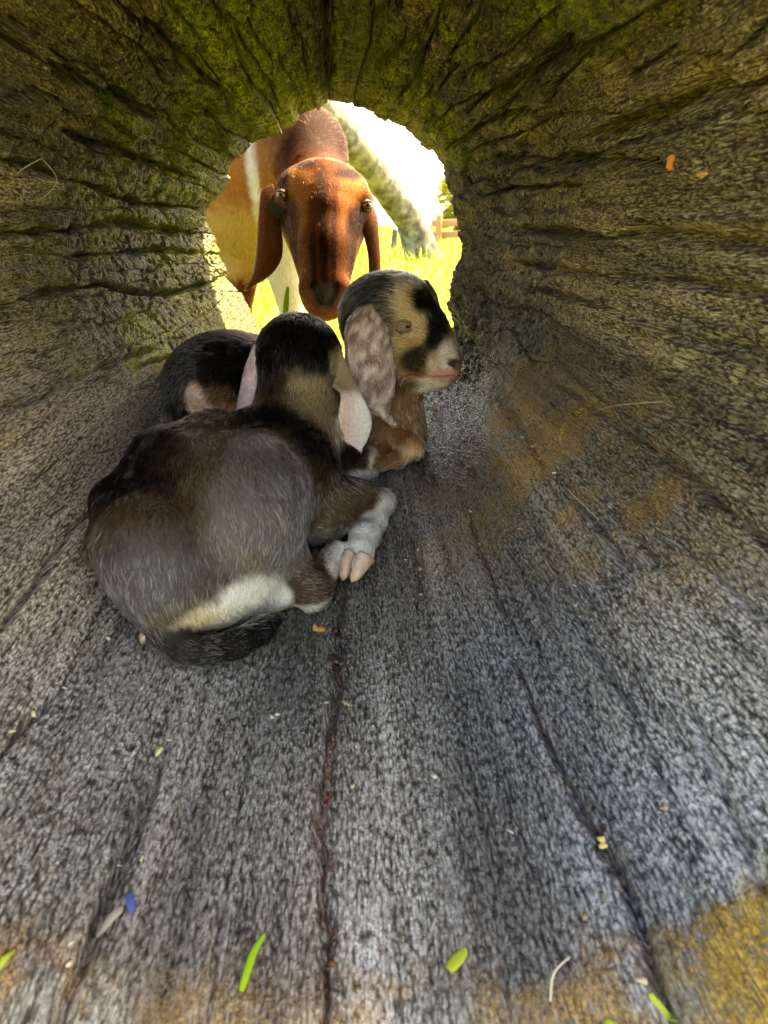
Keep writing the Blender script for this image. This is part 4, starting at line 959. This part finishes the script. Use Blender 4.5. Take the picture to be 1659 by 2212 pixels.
def outside():
    t = NT('lichen_bark'); co = t.n('ShaderNodeTexCoord').outputs['Object']
    f = t.noise(co, 9, 5, .65); g = t.noise(co, 2.3, 3)
    c = t.ramp(f, [(.32, (.045, .038, .025)), (.50, (.13, .12, .08)), (.68, (.30, .29, .23))]); c = t.mix(t.math('MULTIPLY', t.fac(g, .52, .66), .5), c, (.32, .30, .12))
    bm = t.pbr(c, .9, t.bump(f, .008), .2)
    base = at(918, 530, 7.6); base[2] = float(ground_z(base[0], base[1])) - .05
    root = empty('leaning_tree', base); prop(root, 'pale lichen covered tree trunk leaning to the left behind the mother goat', 'tree')
    pts = [base, at(885, 478, 7.5), at(838, 415, 7.2), at(770, 325, 6.6), at(705, 245, 6.0), at(600, 120, 5.2), np.array((-.95, 4.2, 1.95)), np.array((-1.0, 3.2, 2.15))]
    v, fc = tube(pts, [.20, .145, .135, .13, .12, .11, .09, .05], 22, 70, .12, 3); mesh_obj('trunk', v, fc, bm, root)
    for e, r0 in (((-.4, 1.8, 2.1), .05), ((-1.7, 2.2, 2.1), .05), ((-.9, 1.3, 2.15), .04), ((-.2, 2.8, 2.1), .045)):
        v, fc = tube([np.array((-.95, 4.0, 2.0)), np.array((-.95, 4.0, 2.0)) * .5 + np.array(e) * .5 + (0, 0, .1), np.array(e)], [r0, r0 * .7, .015], 10, 20, .2, 5); mesh_obj('branch', v, fc, bm, root)
    v, fc = leaves((-1.08, 2.15, 2.05), (1.35, 1.5, .55), 15000, .055, 4); mesh_obj('added_shade_crown', v, fc, leaf_material('tree_leaf', (.05, .09, .012), (.11, .15, .02)), root, smooth=False)  # foliage added overhead, out of view, to keep skylight off the mother
    # bush at the right
    c0 = at(1045, 430, 11); c0[2] = float(ground_z(c0[0], c0[1]))
    r2 = empty('bush', c0); prop(r2, 'yellow green bush beside the right edge of the far opening', 'bush')
    v, fc = tube([c0 - (0, 0, .1), c0 + (0.05, 0, .4), c0 + (.02, .05, .8)], [.06, .05, .03], 10, 14, .2, 7); mesh_obj('stem', v, fc, bm, r2)
    v, fc = leaves(c0 + (0, 0, .55), (.62, .5, .62), 5200, .05, 9); mesh_obj('foliage', v, fc, leaf_material('bush_leaf', (.20, .22, .03), (.42, .38, .08)), r2, smooth=False)
    # timber fence
    wood = plain('fence_timber', (.42, .24, .11), .8, .2, .35, 12)
    a = at(930, 492, 9.6); b = at(1120, 482, 9.2); gz = float(ground_z(a[0], a[1]))
    r3 = empty('fence', (a[0], a[1], gz)); prop(r3, 'low orange brown timber fence at the right of the far field', 'fence')
    d = b - a; L = np.hypot(d[0], d[1]); d = np.array((d[0], d[1], 0)) / L; nrm = np.array((-d[1], d[0], 0))
    def beam(name, p, q, w, h):
        p, q = np.array(p, float), np.array(q, float); ax = (q - p) / np.linalg.norm(q - p); up = np.array((0, 0, 1.)) if abs(ax[2]) < .9 else d; sd2 = np.cross(ax, up); up = np.cross(sd2, ax)
        vv = [e + sd2 * i * w + up * j * h for e in (p, q) for i, j in ((-1, -1), (1, -1), (1, 1), (-1, 1))]
        ff = [(0, 1, 2, 3), (7, 6, 5, 4), (0, 4, 5, 1), (1, 5, 6, 2), (2, 6, 7, 3), (3, 7, 4, 0)]
        o = mesh_obj(name, np.array(vv), ff, wood, r3, smooth=False); bv = o.modifiers.new('b', 'BEVEL'); bv.width = .008; bv.segments = 2
    p0 = np.array((a[0], a[1], gz))
    for z in (.10, .24): beam('rail', p0 + (0, 0, z) + nrm * .05, p0 + d * L + (0, 0, z + .02) + nrm * .05, .02, .04)
    for k in (.1, .5, .9): beam('post', p0 + d * L * k - (0, 0, .1), p0 + d * L * k + (0, 0, .34), .035, .035)
    # short dark stake
    s0 = at(852, 505, 8.6); s0[2] = float(ground_z(s0[0], s0[1])); r4 = empty('stake', s0); prop(r4, 'short dark stake standing in the grass left of the leaning trunk', 'stake')
    dk = plain('stake_wood', (.10, .09, .08), .8, .2, .3, 20)
    v, fc = tube([s0 - (0, 0, .05), s0 + (0, 0, .10), s0 + (.01, 0, .22)], [.035, .034, .030], 12, 8, .1, 2); mesh_obj('shaft', v, fc, dk, r4)
    v, fc = tube([s0 + (.01, 0, .215), s0 + (.01, 0, .235), s0 + (.01, 0, .25)], [.030, .024, .006], 12, 6, .05, 2); mesh_obj('cap', v, fc, plain('stake_cap', (.5, .5, .5), .5, .3), r4)
    # one tall blade by the mother's foreleg
    p = at(617, 700, 1.46); q = at(618, 655, 1.46); r = at(622, 618, 1.45)
    blade('grass_blade', [p - (0, 0, .12), p, q, r], .006, leaf_material('fresh_blade', (.20, .36, .02), (.30, .46, .04)), 'single tall bright green grass blade standing beside the mother goat\'s muzzle', 'grass')
def blade(name, pts, w, mat, label, cat, group=None, curl=.25, side=None):
    """a leaf with a folded midrib and real thickness"""
    C = catmull(pts, 16); T = np.gradient(C, axis=0); T /= np.linalg.norm(T, axis=1, keepdims=True)
    sd2 = np.array(side if side is not None else (1, 0, 0), float); S_ = sd2 - T * (T @ sd2)[:, None]; S_ /= np.linalg.norm(S_, axis=1, keepdims=True); N = np.cross(T, S_)
    q = np.linspace(0, 1, 16); ww = w * np.sqrt(np.clip(1 - (2 * q - .9) ** 2 / 1.22, .004, 1))
    vv = []
    for sgn in (1, -1):
        for i in range(16):
            for k in (-1, -.5, 0, .5, 1): vv.append(C[i] + S_[i] * ww[i] * k + N[i] * (curl * ww[i] * k * k + sgn * .00025))
    g = np.arange(80).reshape(16, 5); ff = []
    for i in range(15):
        for k in range(4):
            ff.append((g[i, k], g[i, k + 1], g[i + 1, k + 1], g[i + 1, k])); ff.append(tuple(80 + x for x in (g[i + 1, k], g[i + 1, k + 1], g[i, k + 1], g[i, k])))
        for k, fl in ((0, 0), (4, 1)):
            qd = (g[i, k], g[i + 1, k], 80 + g[i + 1, k], 80 + g[i, k]); ff.append(qd if not fl else qd[::-1])
    o = mesh_obj(name, np.array(vv), [tuple(int(x) for x in r) for r in ff], mat, origin=C[0]); return prop(o, label, cat, group)
outside()
# ------------------------------------------------------------------ litter on the log floor
def litter():
    yg = leaf_material('yellow_green_leaf', (.36, .46, .04), (.55, .60, .10)); gr = leaf_material('green_leaf', (.25, .45, .02), (.36, .55, .04))
    pale = leaf_material('pale_dry_leaf', (.40, .36, .28), (.55, .50, .40)); blue = leaf_material('blue_petal', (.06, .10, .30), (.12, .18, .45)); straw = plain('straw', (.50, .45, .34), .6, .3, .2, 300)
    P = on_log; tan = np.array((0, 0, 1.))
    blade('leaf', [P(-.118, .288, .002), P(-.112, .296, .006), P(-.105, .306, .010), P(-.090, .316, .013)], .0024, gr, 'narrow bright green leaf blade lying near the bottom edge of the log floor', 'leaf', 'leaves on the log floor', side=(1, 0, 0))
    blade('leaf', [P(.205, .296, .003), P(.220, .301, .005), P(.238, .307, .004)], .0040, yg, 'oval yellow green leaf, largest of the leaves on the floor', 'leaf', 'leaves on the log floor', side=(.5, -1, 0))
    blade('leaf', [P(.482, .264, .003), P(.490, .260, .004), P(.498, .255, .003)], .0021, yg, 'small narrow yellow leaf at the foot of the long right crack', 'leaf', 'leaves on the log floor', side=(1, 0, 0))
    blade('leaf', [P(-.472, .274, .003), P(-.468, .280, .005), P(-.460, .286, .003)], .0020, yg, 'tiny yellow leaf at the left edge of the picture', 'leaf', 'leaves on the log floor', side=(1, 0, 0))
    blade('leaf', [P(.400, .258, .003), P(.414, .259, .005), P(.428, .256, .003)], .0030, yg, 'yellow leaf cut by the bottom edge of the picture, right of centre', 'leaf', 'leaves on the log floor', side=(0, -1, 0))
    blade('leaf', [P(-.356, .313, .002), P(-.342, .318, .004), P(-.330, .324, .004)], .0034, pale, 'pale grey dry leaf beside the small blue petal', 'leaf', 'leaves on the log floor', side=(.6, -1, 0))
    blade('petal', [P(-.325, .333, .002), P(-.320, .327, .004), P(-.312, .321, .003)], .0026, blue, 'small blue petal on the left of the log floor', 'petal', side=(1, .6, 0))
    def stalk(pts, r, label, grp='straws caught on the wood'):
        v, f = tube(pts, [r, r, r * .6], 6, 14, .1, 1); o = mesh_obj('straw', v, f, straw, origin=pts[0]); prop(o, label, 'straw', grp)
    stalk([P(.838, .672, .004), P(.842, .645, .007), P(.849, .606, .004)], .00045, 'thin pale straw lying over the right crack of the floor')
    stalk([P(-1.777, .770, .004), P(-1.815, .80, .012), P(-1.865, .832, .005)], .0007, 'pale bent straw stuck high on the left wall')
    stalk([P(-1.865, .832, .005), P(-1.80, .845, .010), P(-1.70, .82, .004)], .0004, 'fine thread hanging below the bent straw on the left wall')
    stalk([P(.345, .274, .003), P(.362, .283, .007), P(.392, .290, .004)], .0007, 'short curved straw near the bottom edge, right of the oval leaf')
    stalk([P(1.20, .64, .004), P(1.12, .70, .006), P(1.06, .745, .004)], .0004, 'fine hair like straw high on the right of the floor')
    def lump(name, cen, r, sq, mat, label, cat, seed, group=None):
        b = Body(r * .6); rng = np.random.default_rng(seed); c = np.array(cen)
        for _ in range(5):
            e = rng.normal(size=3) * r * .55 * np.array(sq); b.ell(c + e, np.array((r, r * .8, r * .6)) * (.45 + .4 * rng.random()), rng.normal(size=3) + (0, 1, 0))
        st = r / 5; V, f = b.mesh(*[axis(c[i] - 2.6 * r, c[i] + 2.6 * r, st) for i in range(3)])
        o = mesh_obj(name, V, f, mat, origin=c); return prop(o, label, cat, group)
    dung = plain('dark_dropping', (.028, .014, .010), .35, .5, .5, 260)
    lump('dropping', P(.020, .618, .002), .0075, (1.5, 1, .3), dung, 'dark wet dropping below the front kid\'s hoof, the larger of two', 'dropping', 3, 'droppings on the log floor')
    lump('dropping', P(.013, .584, .002), .0060, (1.3, 1.2, .3), dung, 'smaller dark dropping nearer to the bottom of the picture', 'dropping', 4, 'droppings on the log floor')
    lump('wood_chip', P(-.030, .612, .002), .0050, (2.0, .6, .3), plain('orange_chip', (.42, .22, .06), .7, .3, .4, 200), 'orange brown wood chip touching the larger dropping', 'wood chip', 5, 'chips of wood')
    lump('wood_chip', P(.564, 1.053, .003), .0055, (.6, 1.0, .6), plain('cream_chip', (.58, .45, .34), .7, .3, .3, 200), 'cream coloured chip on the wet floor right of the back kid', 'wood chip', 6, 'chips of wood')
    lump('wood_chip', P(.295, .698, .002), .0032, (1.2, .7, .4), plain('tan_chip', (.55, .33, .16), .7, .3, .3, 200), 'small tan chip in the short crack right of the front kid', 'wood chip', 7, 'chips of wood')
    lump('wood_chip', P(.505, .350, .002), .0032, (.7, 1.2, .4), plain('yellow_chip', (.62, .48, .16), .7, .3, .3, 200), 'yellow chip lodged in the long right crack', 'wood chip', 8, 'chips of wood')
    om = plain('orange_lichen', (.62, .24, .06), .8, .2, .35, 200)
    lump('fungus', P(1.822, .692, .001), .0062, (.5, 1.5, .9), om, 'larger orange crust high on the right wall', 'fungus', 11, 'orange crusts on the right wall')
    lump('fungus', P(1.773, .659, .001), .0045, (.4, 1.0, 1.0), plain('peach_lichen', (.60, .36, .18), .8, .2, .3, 200), 'smaller peach coloured crust low beside the orange one', 'fungus', 12, 'orange crusts on the right wall')
    # reddish crumbs of rotten wood lying in the middle crack
    rng = np.random.default_rng(3); tp = [p[0] for p in CRACKS[0][2]]; pp = [p[1] for p in CRACKS[0][2]]; V = []; F = []
    base = np.array([(-1, -1, -1), (1, -1, -1), (1, 1, -1), (-1, 1, -1), (-1, -1, 1), (1, -1, 1), (1, 1, 1), (-1, 1, 1)], float); bf = np.array([(0, 3, 2, 1), (4, 5, 6, 7), (0, 1, 5, 4), (1, 2, 6, 5), (2, 3, 7, 6), (3, 0, 4, 7)])
    for k in range(120):
        t_ = rng.uniform(.262, .62); w = .011 if t_ < .48 else .007; ph = np.interp(t_, tp, pp) + rng.normal() * w * .7 + .006
        if t_ > .5 and rng.random() < .6: continue
        p = on_log(ph, t_, .0006); s = (.0005 + .0011 * rng.random() ** 2) * np.array((1, 1.5, .8)) * (.6 + .8 * rng.random(3))
        M = np.array(Matrix.Rotation(rng.random() * 6, 3, Vector(rng.normal(size=3)).normalized()))
        F.append(bf + len(V) * 8); V.append((base * (.75 + .5 * rng.random((8, 3))) * s) @ M.T + p)
    t = NT('rotten_crumbs'); co = t.n('ShaderNodeTexCoord').outputs['Object']; v1 = t.voro(co, 420)
    c = t.ramp(v1.outputs['Color'], [(.1, (.05, .018, .010)), (.4, (.10, .036, .018)), (.7, (.19, .08, .04)), (.95, (.32, .25, .17))])
    o = mesh_obj('wood_crumbs', np.concatenate(V), np.concatenate(F), t.pbr(c, .8, None, .3), smooth=False); prop(o, 'reddish crumbs of rotten wood lying along the middle crack', 'crumbs', kind='stuff')
    V = []; F = []
    while len(V) < 150:
        ph, t_ = rng.uniform(-.75, .95), rng.uniform(.262, 1.0)
        if rng.random() < .55:
            w_, d_, q_ = CRACKS[rng.choice([1, 2, 3, 4, 5, 9, 10, 11])]; t_ = rng.uniform(q_[0][0], q_[-1][0]); ph = np.interp(t_, [x[0] for x in q_], [x[1] for x in q_]) + rng.normal() * .012
        p = on_log(ph, t_, .0008); s = (.0005 + .0013 * rng.random() ** 3) * np.array((1, 2.0, .45)) * (.6 + .8 * rng.random(3))
        M = np.array(Matrix.Rotation(rng.random() * 6, 3, 'Z') @ Matrix.Rotation(rng.normal() * .3, 3, 'X'))
        F.append(bf + len(V) * 8); V.append((base * (.7 + .6 * rng.random((8, 3))) * s) @ M.T + p)
    t = NT('pale_flakes'); co = t.n('ShaderNodeTexCoord').outputs['Object']; v1 = t.voro(co, 90)
    c = t.ramp(v1.outputs['Color'], [(.1, (.10, .07, .04)), (.4, (.34, .25, .15)), (.7, (.55, .50, .42)), (.95, (.62, .50, .20))])
    o = mesh_obj('wood_flakes', np.concatenate(V), np.concatenate(F), t.pbr(c, .8, None, .3), smooth=False); prop(o, 'pale flakes and crumbs scattered over the log floor', 'flakes', kind='stuff')
litter()
